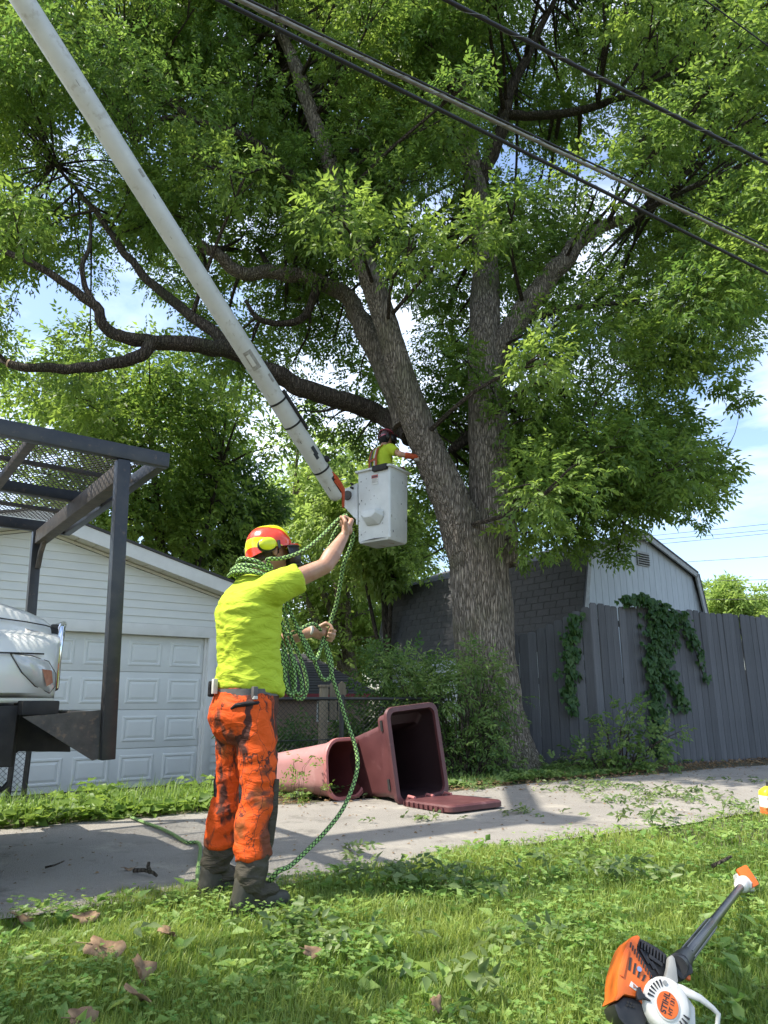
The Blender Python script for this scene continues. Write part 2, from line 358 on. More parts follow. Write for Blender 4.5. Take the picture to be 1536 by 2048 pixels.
def garage():
    g = empty('garage', (-2.604, 10.70, -.225), R(35.9)); tag(g, 'white vinyl sided garage with a panelled overhead door behind the truck', 'garage')
    DX, DZ = 4.75, 2.04; xl, xr, pk = -5.75, .75, -2.5
    wtop = lambda x: 2.90-.267*(abs(x-pk)+pk)-.24     # underside of the roof at the wall
    ztop = wtop(xr)
    # carcass behind the siding
    mb = MB(); mb.prism([(xl, 0), (-DX-.10, 0), (-DX-.10, DZ+.1), (.10, DZ+.1), (.10, 0), (xr, 0), (xr, ztop), (pk, wtop(pk)), (xl, wtop(xl))], .1, o=(0, .012, 0))
    mb.bbox((xl, .11, 0), (xl+.1, 6.2, ztop)); mb.bbox((xr-.1, .11, 0), (xr, 6.2, ztop)); mb.bbox((xl, 6.1, 0), (xr, 6.2, ztop))
    mb.build('wall', 'siding_white', g)
    # lap siding planks
    ex = .112; rows = int((wtop(pk)-.05)/ex)+1
    for i in range(rows):
        z0 = .06+i*ex; z1 = min(z0+ex, wtop(pk)-.01)
        if z1-z0 < .02: break
        segs = []
        if z0 < DZ+.09: segs = [(xl, -DX-.10), (.10, xr)] if z1 <= DZ+.16 else [(xl, xr)]
        else: segs = [(xl, xr)]
        for a, b in segs:
            def lim(x, z):      # clip at the rake
                h = (2.90-.24-z)/.267; return max(pk-(h+0)+0-pk*0, x) if x < pk else x
            ra0 = max(a, pk-((2.90-.24-z0)/.267-pk)) ; rb0 = min(b, (2.90-.24-z0)/.267)
            ra1 = max(a, pk-((2.90-.24-z1)/.267-pk)) ; rb1 = min(b, (2.90-.24-z1)/.267)
            if rb1-ra1 < .05: ra1 = rb1 = (ra1+rb1)/2; ra1 -= .02; rb1 += .02
            zz = max(z0, DZ+.16) if (z0 < DZ+.16 and a == xl and b == xr and z1 > DZ+.16) else z0
            m = MB(); m.add([(ra0, -.014, zz), (rb0, -.014, zz), (rb1, .0, z1), (ra1, .0, z1), (ra0, .011, zz), (rb0, .011, zz), (rb1, .011, z1), (ra1, .011, z1)],
                            [(0, 1, 2, 3), (7, 6, 5, 4), (0, 4, 5, 1), (3, 2, 6, 7), (0, 3, 7, 4), (1, 5, 6, 2)])
            m.build('siding_plank', 'siding_white', g)
    # corner post, door trim
    MB().bbox((xr-.01, -.03, .02), (xr+.08, .1, ztop-.02)).build('corner_trim', 'trim_white', g, bevel=.004)
    MB().bbox((.0, -.022, 0), (.11, .10, DZ+.1)).build('door_jamb', 'trim_white', g, bevel=.004)
    MB().bbox((-DX-.11, -.022, 0), (-DX, .10, DZ+.1)).build('door_jamb', 'trim_white', g, bevel=.004)
    MB().bbox((-DX-.11, -.024, DZ), (.11, .134, DZ+.155)).bbox((-DX-.11, -.004, DZ+.15), (.11, .0115, DZ+.2)).build('door_header', 'trim_white', g, bevel=.004)
    MB().bbox((-.03, .07, 0), (-.001, .10, DZ)).build('weather_strip', 'trim_white', g)
    # overhead door: four sections, eight raised panels each
    dr = MB().bbox((-DX+.001, .135, 0), (-.002, .16, DZ+.07)).build('overhead_door', 'door_white', g)
    sh = DZ/4; pw = DX/8
    def panel_mesh():
        m = MB(); w, h = pw*.80, sh*.68; fr = []
        for k, (d, y) in enumerate(((0, .0), (.018, -.010), (.036, -.010), (.05, .002), (.085, -.009))):
            fr.append([V(-w/2+d, y, -h/2+d), V(w/2-d, y, -h/2+d), V(w/2-d, y, h/2-d), V(-w/2+d, y, h/2-d)])
        m.loft(fr, cap=False); k = len(m.v)-4; m.f.append((k, k+1, k+2, k+3)); return m.mesh('panel')
    pm = panel_mesh()
    for r in range(4):
        sct = MB().bbox((-DX+.004, .112, r*sh+.004), (-.004, .1345, (r+1)*sh-.004)).build('door_section', 'door_white', g, bevel=.003)
        for c in range(8):
            o = obj('raised_panel', pm, 'door_white', sct); o.location = (-DX+(c+.5)*pw, .1115, (r+.5)*sh)
    MB().bbox((-.06, .09, .75), (-.01, .108, 1.0)).build('door_handle', 'trim_white', g)
    # roof: slopes, rake boards, soffit pieces
    oh = .30
    for s, e in ((1, xr+.32), (-1, xl-.32)):
        zt = lambda x: 2.90-.267*(abs(x-pk)+pk)
        a, b = (pk, e) if s > 0 else (e, pk)
        q = [(a, zt(a)), (b, zt(b)), (b, zt(b)+.035), (a, zt(a)+.035)]
        MB().prism(q, 6.9, o=(0, -oh-.02, .002)).build('roof_slope', 'shingle_charcoal', g)
        MB().prism([(a, zt(a)-.19), (b, zt(b)-.19), (b, zt(b)-.001), (a, zt(a)-.001)], .022, o=(0, -oh, 0)).build('rake_board', 'trim_white', g)
        MB().prism([(a, zt(a)-.235), (b, zt(b)-.235), (b, zt(b)-.20), (a, zt(a)-.20)], .03, o=(0, -.045, 0)).build('frieze_board', 'soffit_cream', g)
        n = 15
        for k in range(n):
            x0 = a+(b-a)*k/n+.006; x1 = a+(b-a)*(k+1)/n-.006
            MB().prism([(x0, zt(x0)-.19), (x1, zt(x1)-.19), (x1, zt(x1)-.175), (x0, zt(x0)-.175)], oh-.03, o=(0, -oh+.025, 0)).build('soffit_panel', 'soffit_cream', g)
        MB().bbox((e-.02*s, -oh+.03, zt(e)-.17), (e, 6.5, zt(e)-.01)).build('eave_fascia', 'trim_white', g)
garage()

# ------------------------------------------------------------------ gambrel shed
mat('shed_white', (.50, .545, .56), (.44, .48, .50), 4, .65, stretch=(3, 3, .6), bs=.3, bscale=30, dirt=(.36, .38, .37), dp=(.62, .8), dscale=6, rnd=.03)
mat('weathered_trim', (.42, .44, .43), (.33, .33, .31), 14, .7, dirt=(.2, .18, .15), dp=(.6, .75))
shinglemat('shingle_grey', (.064, .065, .069), (.10, .10, .102), .09)
def shed():
    g = empty('gambrel_shed', (3.855, 13.43, 0), R(36.87)); tag(g, 'pale barn style shed with grey shingled gambrel roof behind the fence', 'shed')
    prof = [(-.42, 1.85), (0, 3.64), (1.925, 4.32), (3.85, 3.64), (4.27, 1.85)]; LEN = 6.1
    top = lambda x: np.interp(x, [p[0] for p in prof], [p[1] for p in prof])
    MB().prism([(-.36, 0)]+[(-.36, 1.85), (.05, 3.58), (1.925, 4.25), (3.8, 3.58), (4.21, 1.85)]+[(4.21, 0)], LEN-.02, o=(0, .022, 0)).build('wall', 'shed_white', g)
    x = -.34
    while x < 4.19:
        x1 = min(x+.205, 4.19); m = MB(); xs = [x+.004, x1-.004]
        if xs[0] < 1.925 < xs[1]: tp = [(xs[1], top(xs[1])-.06), (1.925, 4.25), (xs[0], top(xs[0])-.06)]
        else: tp = [(xs[1], top(xs[1])-.06), (xs[0], top(xs[0])-.06)]
        m.prism([(xs[0], .02), (xs[1], .02)]+tp, .016, o=(0, .004, 0)); m.build('siding_board', 'shed_white', g); x = x1
    y = .1
    while y < LEN-.2:
        MB().bbox((-.375, y+.004, .05), (-.361, y+.296, 1.80)).build('siding_board', 'shed_white', g); y += .3
    # roof slabs
    for i in range(4):
        (xa, za), (xb, zb) = prof[i], prof[i+1]; d = V(xb-xa, 0, zb-za).normalized(); nn = V(-d.z, 0, d.x)
        q = [(xa, za), (xb, zb), (xb+nn.x*.05, zb+nn.z*.05), (xa+nn.x*.05, za+nn.z*.05)]
        MB().prism(q, LEN+.24, o=(0, -.12, 0)).build('roof_slope', 'shingle_grey', g)
        # rake trim
        q = [(xa-nn.x*.10, za-nn.z*.10), (xb-nn.x*.10, zb-nn.z*.10), (xb-nn.x*.002, zb-nn.z*.002), (xa-nn.x*.002, za-nn.z*.002)]
        MB().prism(q, .04, o=(0, -.118, 0)).build('rake_trim', 'weathered_trim', g)
        MB().prism([(p[0]+nn.x*.0, p[1]) for p in q], .04, o=(0, LEN+.06, 0)).build('rake_trim', 'weathered_trim', g)
    # shingles on the steep side seen from the alley
    rng = random.Random(5); xa, za = prof[0]; xb, zb = prof[1]; d = V(xb-xa, 0, zb-za); SL = d.length; d.normalize(); nn = V(-d.z, 0, d.x)
    ex = .142; sw = .315; nr = int(SL/ex)+1
    variants = []
    for k in range(5):
        m = MB(); m.box((0, 0, 0), (sw-.006-.01*(k % 2), ex+.05, .006+.001*k)); variants.append(m.mesh('shingle'))
    half = MB().box((0, 0, 0), (sw*.5-.006, ex+.05, .007)).mesh('shingle')
    for r in range(nr):
        s0 = -.03+r*ex; yy = -.12
        while yy < LEN+.08:
            hf = (r % 2 == 1 and yy < -.1); cw = sw*.5 if hf else sw
            if yy+cw > LEN+.13: break
            o = obj('shingle', half if hf else rng.choice(variants), 'shingle_grey', g)
            p = V(xa, 0, za)+d*(s0+ex/2)+nn*(.060+.006)
            yv = V(0, 1, 0); tilt = .05; dz = (d*math.cos(tilt)-nn*math.sin(tilt)).normalized(); zv = yv.cross(dz); zv.normalize()
            M = Matrix((yv, dz, zv)).transposed().to_4x4(); M.translation = p+V(0, yy+cw/2, 0)+nn*rng.uniform(0, .0015); o.matrix_local = M
            yy += cw
    # gable vent, ridge lookout
    v = MB().bbox((1.72, -.03, 3.62), (2.14, .003, 3.92)).build('gable_vent', 'weathered_trim', g)
    for k in range(5): MB().bar((1.75, -.035, 3.66+k*.05), (2.11, -.035, 3.66+k*.05), .012, .035, up=(0, 1, .9)).build('louvre', 'dark_gap', v)
    MB().bar((1.925, -.13, 4.10), (1.925, -.13, 4.31), .05, .05).bar((1.75, -.13, 4.17), (2.10, -.13, 4.17), .05, .03).build('ridge_bracket', 'weathered_trim', g)
    MB().bbox((4.1, -.02, .02), (4.24, .02, 1.9)).bbox((-.38, -.02, .02), (-.27, .003, 1.9)).build('corner_trim', 'weathered_trim', g)
shed()

# ------------------------------------------------------------------ privacy fence
def m_fence():
    m, t, b = newmat('fence_stain'); co = coords(t, (12, 12, .8))
    c = mixc(t, ramp(t, noise(t, co, 3, 8, .6), .3, .7), (.068, .071, .078), (.106, .109, .116))
    c = mixc(t, ramp(t, noise(t, coords(t), 26, 3, .5), .70, .76), c, (.05, .055, .065))
    c = mixc(t, ramp(t, noise(t, coords(t), 55, 2, .5), .76, .79), c, (.30, .31, .32))
    oi = nd(t, 'ShaderNodeObjectInfo'); hv = nd(t, 'ShaderNodeMapRange', {0: oi.outputs['Random'], 3: .78, 4: 1.22}); k = nd(t, 'ShaderNodeHueSaturation', {'Value': hv.outputs[0], 'Color': c})
    t.links.new(k.outputs[0], b.inputs['Base Color']); b.inputs['Roughness'].default_value = .75; bump(t, b, noise(t, co, 4, 8, .7), .5, .006)
m_fence()
FC = V(3.083, 10.639, 0); FD = V(.893, .449, 0).normalized(); FL = V(-.93, .37, 0).normalized()
def fence():
    g = empty('privacy_fence', FC); tag(g, 'tall dark grey board fence with dog eared pickets along the alley', 'fence')
    rng = random.Random(8); pw = .137
    def picket(h, top=True):
        m = MB(); w = pw/2-.0006; e = .028; i = .009; m.loft([[V(x, .009, z) for x, z in ((-w, 0), (w, 0), (w, h-e), (w-e, h), (-w+e, h), (-w, h-e))], [V(x, -.003, z) for x, z in ((-w, 0), (w, 0), (w, h-e), (w-e, h), (-w+e, h), (-w, h-e))], [V(x, -.012, z) for x, z in ((-w+i, 0), (w-i, 0), (w-i, h-e), (w-e, h-.004), (-w+e, h-.004), (-w+i, h-e))]]); return m.mesh('picket')
    hs = [picket(2.36), picket(2.345), picket(2.37)]
    ang = math.atan2(FD.y, FD.x)
    for i in range(56):
        p = FD*(pw*(i+.5)); o = obj('picket', rng.choice(hs), 'fence_stain', g)
        o.location = (p.x, p.y, -.02+rng.uniform(-.006, .006)-.004*(i % 7)); o.rotation_euler = (rng.uniform(-.006, .006), rng.uniform(-.004, .004), ang+rng.uniform(-.03, .03))
    ang = math.atan2(FL.y, FL.x)+math.pi
    for i in range(14):
        h = max(2.34-.055*(i+1), 1.93) if i < 8 else 1.93
        p = FL*(pw*(i+.5)); o = obj('picket', picket(h+rng.uniform(-.008, .008)), 'fence_stain', g)
        o.location = (p.x, p.y, -.02); o.rotation_euler = (0, rng.uniform(-.004, .004), ang+rng.uniform(-.03, .03))
    off = V(-FD.y, FD.x, 0)*.032
    for z in (.35, 1.2, 2.05): MB().bar(FD*.05+off+V(0, 0, z), FD*7.6+off+V(0, 0, z), .036, .09).build('rail', 'fence_stain', g)
    off = V(-FL.y, FL.x, 0)*-.032
    for z in (.35, 1.2, 1.75): MB().bar(FL*.05+off+V(0, 0, z), FL*1.9+off+V(0, 0, z), .036, .09).build('rail', 'fence_stain', g)
    for k in range(4):
        p = FD*(.15+2.4*k)+V(-FD.y, FD.x, 0)*.10; MB().bbox((p.x-.045, p.y-.045, -.1), (p.x+.045, p.y+.045, 2.2)).build('post', 'fence_stain', g)
fence()

# ------------------------------------------------------------------ chain link fences
mat('black_vinyl', (.012, .013, .014), (.03, .03, .03), 20, .45, spec=.5)
def chainlink(name, p0, p1, h, z0, label, posts, sp=.062, group=None):
    g = empty(name, (p0.x, p0.y, z0)); tag(g, label, 'fence')
    d = (p1-p0); d.z = 0; Ln = d.length; d.normalize()
    P = lambda u, z: d*u+V(0, 0, z)
    MB().tube([P(-.03, h), P(Ln+.03, h)], .021, 10).build('top_rail', 'black_vinyl', g, True)
    MB().tube([P(0, h*.52), P(Ln, h*.52)], .006, 6).build('tension_wire', 'black_vinyl', g, True)
    MB().tube([P(0, .06), P(Ln, .06)], .006, 6).build('tension_wire', 'black_vinyl', g, True)
    m = MB(); k = -h
    while k < Ln:
        a0 = max(k, 0); b0 = min(k+h, Ln)
        if b0 > a0+.02:
            m.tube([P(a0, .04+(a0-k)*.96), P(b0, .04+(b0-k)*.96)], .0022, 4, False)
            m.tube([P(a0, .04+(h-(a0-k))*.96), P(b0, .04+(h-(b0-k))*.96)], .0022, 4, False)
        k += sp
    o = m.build('wire_mesh', 'black_vinyl', g); o['kind'] = 'stuff'
    for u in posts:
        MB().tube([P(u, -.05), P(u, h+.03), P(u, h+.05)], [.03, .03, .012], 12).build('post', 'black_vinyl', g, True)
chainlink('chain_link_fence', V(-1.75, 8.12, 0), V(.75, 9.62, 0), .97, -.03, 'black chain link fence behind the worker and the pink bin', (0.02, 1.45, 2.88))
chainlink('chain_link_fence', V(-5.4, 7.55, 0), V(-4.02, 8.5, 0), 1.0, -.12, 'black chain link fence end under the truck front by the garage door', (.02, 1.5, 1.66))

# ------------------------------------------------------------------ low house far behind
shinglemat('roof_dark', (.03, .031, .034), (.05, .05, .052), .15)
mat('fascia_red', (.30, .045, .06), (.24, .035, .05), 6, .6)
mat('brick_tan', (.28, .20, .15), (.34, .26, .20), 20, .85)
mat('glass_dark', (.03, .04, .05), rough=.08)
def far_house():
    g = empty('house', (-2.62, 19.6, -.12), R(3)); g.scale = (.74, .68, .68); tag(g, 'low house with dark hipped roof and red fascia beyond the chain link fence', 'house')
    MB().bbox((-3.6, .4, 0), (3.0, 6.0, 1.75)).build('wall', 'brick_tan', g)
    x0, x1, y0, y1, z0, z1 = -4, 3.4, 0, 6.4, 1.75, 3.5
    def q(name, pts):
        m = MB(); m.add(pts, [tuple(range(len(pts)))]); return m.build(name, 'roof_dark', g)
    a, b = V(-2.0, 3.2, z1), V(.6, 3.2, z1)
    faces = [[V(x0, y0, z0), V(x1, y0, z0), b, a], [V(x1, y0, z0), V(x1, y1, z0), b], [V(x1, y1, z0), V(x0, y1, z0), a, b], [V(x0, y1, z0), V(x0, y0, z0), a]]
    for fc in faces[1:]: q('roof_slope', fc)
    sl = q('roof_slope', faces[0]); dn = V(0, 3.2, z1-z0).normalized(); nn = V(0, -dn.z, dn.y)
    n = 16
    for k in range(n):      # shingle courses on the visible slope
        t0, t1 = k/n, (k+1)/n; L0, R0 = faces[0][0].lerp(a, t0), faces[0][1].lerp(b, t0); L1, R1 = faces[0][0].lerp(a, t1), faces[0][1].lerp(b, t1)
        m = MB(); m.add([L0+nn*.025, R0+nn*.025, R1+nn*.006, L1+nn*.006, L0, R0, R1, L1], [(0, 1, 2, 3), (0, 4, 5, 1), (1, 5, 6, 2), (0, 3, 7, 4)]); m.build('shingle_course', 'roof_dark', g)
    MB().bbox((x0, y0-.03, z0-.2), (x1, y0-.001, z0+.02)).build('fascia_board', 'fascia_red', g)
    MB().bbox((x1, y0, z0-.2), (x1+.03, y1, z0+.02)).build('fascia_board', 'fascia_red', g)
    for x in (-2.2, 1.6):
        wd = MB().bbox((x-.5, .36, .7), (x+.5, .399, 1.5)).build('window', 'trim_white', g); MB().bbox((x-.44, .35, .76), (x+.44, .36, 1.44)).build('pane', 'glass_dark', wd)
far_house()
mat('old_wood', (.15, .125, .085), (.23, .19, .13), 9, .85, stretch=(8, 8, .7), bs=.4, bscale=40)
def wood_post():
    p = atY(645, 1500, 9.75); g = empty('wooden_fence_panel', (p.x, p.y, -.03), R(20)); tag(g, 'short weathered wooden fence panel behind the chain link fence', 'fence')
    MB().bbox((-.05, -.05, 0), (.05, .05, 1.12)).bbox((-.065, -.065, 1.12), (.065, .065, 1.15)).build('post', 'old_wood', g, bevel=.006)
    for k in range(2): MB().prism([(.09+k*.12, .7), (.19+k*.12, .7), (.19+k*.12, 1.16), (.14+k*.12, 1.2), (.09+k*.12, 1.16)], .016, o=(0, .02, 0)).build('picket', 'old_wood', g)
    for z in (.78, 1.06): MB().bbox((.05, .037, z-.035), (.33, .06, z+.035)).build('rail', 'old_wood', g)
wood_post()

# ------------------------------------------------------------------ overhead cables
mat('cable_black', (.012, .012, .014), rough=.5)
mat('cable_silver', (.30, .29, .25), (.20, .19, .16), 12, .5, metal=.6)
def cable(name, a, b, z, r, m, label, lash=None, ext=(6, 14), sag=.0):
    p, q = atZ(*a, z), atZ(*b, z); d = (q-p); Ln = d.length; d.normalize()
    p0, p1 = p-d*ext[0], q+d*ext[1]; n = 40
    pts = [p0.lerp(p1, k/n)+V(0, 0, -sag*4*(k/n)*(1-k/n)) for k in range(n+1)]
    g = empty(name, pts[0]); tag(g, label, 'cable'); pts = [x-p0 for x in pts]
    MB().tube(pts, r, 10).build('core', m, g, True)
    if lash:
        up = V(0, 0, 1); s = d.cross(up).normalized(); hel = []; T = (p1-p0).length
        for k in range(int(T/.03)): 
            u = k*.03; an = u/lash*2*math.pi; hel.append(pts[0]+d*u+(s*math.cos(an)+up*math.sin(an))*(r+.004)+V(0, 0, r*.0))
        MB().tube(hel, .0022, 4, False).build('lashing_wire', 'cable_silver', g, True)
    return g
cable('utility_cable', (440, 0), (1536, 547), 5.6, .0165, 'cable_black', 'lowest thick black utility cable crossing overhead')
cable('utility_cable', (478, 0), (1536, 502), 5.75, .016, 'cable_silver', 'thick silver grey utility cable just above the lowest black one', lash=.35)
cable('utility_cable', (497, 0), (1536, 494), 5.83, .009, 'cable_black', 'thin dark cable running against the silver utility cable')
cable('utility_cable', (893, 0), (1536, 327), 6.0, .0165, 'cable_black', 'black cable with spiral lashing wire at the upper right', lash=.42)
cable('utility_cable', (1410, 0), (1536, 92), 6.4, .006, 'cable_black', 'thinnest wire cutting the top right corner')
for k, (a, b, nm) in enumerate((((1290, 1072), (1536, 1047), 'highest of the thin distant wires above the shed'), ((1300, 1080), (1536, 1059), 'second thin distant wire from the top above the shed'),
        ((1310, 1088), (1536, 1066), 'third thin distant wire from the top above the shed'), ((1360, 1124), (1536, 1112), 'fourth thin distant wire from the top right of the shed roof'),
        ((1390, 1162), (1536, 1158), 'fifth thin distant wire from the top right of the shed roof'), ((1400, 1198), (1536, 1197), 'lowest thin distant wire just above the fence'))):
    p, q = atY(*a, 40), atY(*b, 36); d = q-p; p0 = p-d*1.2; p1 = q+d*1.5
    o = MB().tube([V(0, 0, 0), (p1-p0)*.5-V(0, 0, .03), p1-p0], .014, 6).build('distant_wire', 'cable_black', None, True); o.location = p0; tag(o, nm, 'wire', 'distant wires')
# ------------------------------------------------------------------ trees
def m_bark(name, c1, c2, c3, sc_=1.0):
    m, t, b = newmat(name); co = coords(t, (13*sc_, 13*sc_, 1.5*sc_))
    f = noise(t, co, 3.2, 8, .7, .8); c = mixc(t, ramp(t, f, .40, .58), tuple(x*.55 for x in c1), c2)
    c = mixc(t, ramp(t, noise(t, coords(t), 1.1, 4), .52, .66), c, c3)
    vo = nd(t, 'ShaderNodeTexVoronoi', {'Vector': nd(t, 'ShaderNodeMix', {0: .3, 4: co, 5: nd(t, 'ShaderNodeTexNoise', {'Vector': co, 'Scale': 2.0, 'Detail': 5}).outputs['Color']}, data_type='VECTOR').outputs[1], 'Scale': 4.2}, feature='DISTANCE_TO_EDGE')
    fur = ramp(t, vo.outputs[0], .0, .17, (.8, .8, .8), (0, 0, 0)); c = mixc(t, fur, c, tuple(x*.3 for x in c1))
    t.links.new(c, b.inputs['Base Color']); b.inputs['Roughness'].default_value = .9; b.inputs['Specular IOR Level'].default_value = .2
    bump(t, b, nd(t, 'ShaderNodeMath', {0: f, 1: ramp(t, vo.outputs[0], .0, .2)}, operation='ADD').outputs[0], .9, .035)
m_bark('bark_grey', (.25, .21, .165), (.47, .405, .33), (.24, .22, .15))
m_bark('bark_limb', (.10, .08, .062), (.17, .14, .11), (.09, .085, .055))
mat('cut_wood', (.55, .40, .26), (.45, .31, .19), 20, .8)
def catmull(pts, n):
    """smooth a list of (Vector, radius)"""
    out_ = []
    for i in range(len(pts)-1):
        p = [pts[max(i-1, 0)], pts[i], pts[i+1], pts[min(i+2, len(pts)-1)]]
        for k in range(n):
            t = k/n; f = lambda a, b, c, d: .5*((2*b)+(-a+c)*t+(2*a-5*b+4*c-d)*t*t+(-a+3*b-3*c+d)*t**3)
            out_.append((f(p[0][0], p[1][0], p[2][0], p[3][0]), f(p[0][1], p[1][1], p[2][1], p[3][1])))
    out_.append(pts[-1]); return out_
def remeshed(mb, voxel, smooth=4, name='m'):
    me = mb.mesh(name); o = bpy.data.objects.new(name, me); COL.objects.link(o)
    md = o.modifiers.new('r', 'REMESH'); md.mode = 'VOXEL'; md.voxel_size = voxel
    if smooth: s = o.modifiers.new('s', 'SMOOTH'); s.iterations = smooth; s.factor = .5
    dg = bpy.context.evaluated_depsgraph_get(); dg.update()
    me2 = bpy.data.meshes.new_from_object(o.evaluated_get(dg)); bpy.data.objects.remove(o); me2.name = name; return me2
def displace(me, fn):
    n = len(me.vertices); co = np.empty(n*3, np.float32); me.vertices.foreach_get('co', co); co = co.reshape(-1, 3)
    nr = np.empty(n*3, np.float32); me.vertices.foreach_get('normal', nr); nr = nr.reshape(-1, 3)
    d = np.array([fn(Vector(c)) for c in co.tolist()]); co = co+nr*d[:, None]; me.vertices.foreach_set('co', co.ravel().astype(np.float32)); me.update()

LIMB = {
 'trunk': [(1006, 1560, 10.45, .60), (996, 1490, 10.5, .50), (980, 1400, 10.5, .44), (970, 1300, 10.5, .42), (963, 1200, 10.5, .43), (957, 1110, 10.5, .44), (957, 1060, 10.5, .42)],
 'right': [(985, 1130, 10.55, .36), (985, 1040, 10.55, .35), (982, 950, 10.55, .345), (978, 850, 10.6, .33), (970, 700, 10.7, .285), (970, 600, 10.8, .26), (972, 520, 10.9, .22), (960, 430, 11, .2), (945, 330, 11.1, .19), (925, 230, 11.2, .16), (905, 130, 11.4, .14), (885, 0, 11.6, .11), (870, -140, 11.8, .06)],
 'left': [(945, 1130, 10.45, .34), (916, 1040, 10.35, .30), (880, 950, 10.25, .275), (840, 860, 10.15, .255), (812, 780, 10.05, .235), (788, 700, 10, .215), (768, 630, 10, .2), (738, 550, 9.9, .18), (700, 470, 9.9, .17), (660, 330, 9.9, .15), (620, 220, 10, .14), (590, 130, 10.1, .125), (555, 40, 10.2, .105), (535, -100, 10.3, .06)],
 'back': [(815, 850, 10.35, .2), (775, 750, 10.6, .19), (728, 660, 10.8, .175), (700, 600, 10.9, .15), (640, 562, 10.9, .13), (560, 548, 10.8, .12), (480, 545, 10.6, .11), (440, 512, 10.5, .1), (402, 488, 10.4, .085)],
 'low': [(826, 868, 10.3, .17), (770, 836, 10.75, .155), (720, 816, 10.6, .15), (670, 800, 10.3, .145), (610, 777, 10, .14), (540, 745, 9.7, .135), (470, 706, 9.45, .125), (400, 690, 9.2, .115), (320, 682, 9.0, .105), (270, 680, 8.9, .095), (215, 660, 8.8, .08), (190, 612, 8.7, .07), (120, 560, 8.6, .055), (50, 520, 8.5, .045), (-60, 470, 8.4, .03)],
 'low_up': [(480, 712, 9.42, .1), (410, 655, 9.5, .085), (330, 590, 9.6, .075), (265, 525, 9.7, .062), (225, 470, 9.8, .052), (180, 410, 9.9, .042), (110, 330, 10, .025)],
 'low_down': [(310, 682, 8.95, .095), (275, 712, 8.85, .085), (220, 729, 8.7, .078), (140, 737, 8.6, .068), (60, 736, 8.5, .06), (18, 728, 8.5, .058)],
 'low_twig': [(190, 615, 8.7, .045), (172, 575, 8.75, .04), (165, 530, 8.8, .035), (180, 490, 8.85, .028), (182, 440, 8.9, .015)],
 'r_branch': [(985, 720, 10.7, .2), (1040, 630, 10.6, .195), (1090, 565, 10.6, .175), (1130, 520, 10.6, .155), (1175, 468, 10.7, .13), (1245, 440, 10.8, .09), (1330, 400, 11, .06), (1430, 350, 11.2, .03)],
 'fork': [(950, 370, 11.1, .15), (985, 310, 11, .135), (1005, 250, 11, .12), (1015, 200, 11, .11), (1040, 140, 11, .09), (1075, 70, 11, .07), (1130, -40, 11, .04)],
 'side': [(1012, 230, 11, .09), (1080, 232, 10.9, .08), (1160, 222, 10.8, .075), (1230, 200, 10.7, .06), (1300, 170, 10.7, .045), (1400, 110, 10.8, .025)],
 'lr': [(1000, 1010, 10.6, .07), (1100, 988, 10.5, .05), (1200, 975, 10.6, .038), (1300, 962, 10.8, .026), (1420, 955, 10.9, .012)],
 'lr2': [(1000, 660, 10.8, .08), (1130, 617, 10.9, .055), (1290, 608, 11.2, .03), (1420, 640, 11.3, .015)],
 'lr3': [(1030, 1000, 10.5, .045), (1140, 930, 10.5, .036), (1180, 870, 10.6, .03), (1195, 800, 10.7, .02), (1260, 740, 10.8, .012)],
 'ul': [(690, 450, 9.95, .11), (600, 370, 9.8, .085), (500, 280, 9.6, .07), (380, 235, 9.5, .055), (320, 180, 9.4, .045), (250, 90, 9.3, .025)],
 'ul2': [(390, 238, 9.5, .05), (320, 240, 9.4, .035), (270, 290, 9.3, .02)],
 'ur': [(930, 260, 11.2, .09), (840, 120, 11.2, .07), (760, 20, 11.1, .05), (700, -80, 11, .03)],
 'br': [(1000, 840, 10.8, .06), (900, 900, 11.3, .06), (1040, 790, 11, .05), (1120, 760, 11.2, .03)],
 'll2': [(640, 560, 10.8, .08), (600, 640, 10.6, .06), (520, 640, 10.4, .045), (490, 600, 10.3, .03)],
}
BOOM_A, BOOM_B = (45, 0), (672, 985)
def boomY(px, py):
    t = (py-BOOM_A[1])/(BOOM_B[1]-BOOM_A[1]); bx = BOOM_A[0]+t*(BOOM_B[0]-BOOM_A[0])
    return bx, 5.87+t*4.33
def inpoly(x, y, poly):
    c = False; j = len(poly)-1
    for i in range(len(poly)):
        if (poly[i][1] > y) != (poly[j][1] > y) and x < (poly[j][0]-poly[i][0])*(y-poly[i][1])/(poly[j][1]-poly[i][1])+poly[i][0]: c = not c
        j = i
    return c
CROWN = [(-120, -260), (1760, -260), (1720, 420), (1520, 560), (1450, 650), (1380, 740), (1290, 800), (1330, 880), (1400, 930), (1380, 1000), (1250, 1060), (1120, 1090), (1030, 1060), (900, 1010), (780, 880), (640, 860), (560, 760), (420, 700), (330, 760), (180, 790), (40, 740), (-60, 760), (-120, 700)]
HOLES = [(90, 610, 130, 55), (330, 640, 120, 45), (240, 580, 70, 60), (500, 620, 60, 45), (1085, 330, 75, 45), (870, 425, 55, 50), (300, 290, 60, 40), (480, 440, 50, 35), (250, 690, 60, 30), (480, 120, 30, 30),
         (470, 300, 35, 30), (30, 560, 60, 40), (1190, 800, 60, 40), (630, 900, 90, 60), (1160, 690, 30, 25), (560, 850, 60, 50), (1130, 380, 40, 30), (760, 640, 40, 60), (1180, 300, 30, 25), (70, 690, 50, 30)]
LIMB_PX = [(a[0]+(b[0]-a[0])*k/4, a[1]+(b[1]-a[1])*k/4, a[2]+(b[2]-a[2])*k/4) for n_, L_ in LIMB.items() if n_ in ('low', 'low_up', 'low_down', 'left', 'r_branch', 'fork', 'side', 'back') for a, b in zip(L_[:-1], L_[1:]) for k in range(4)]
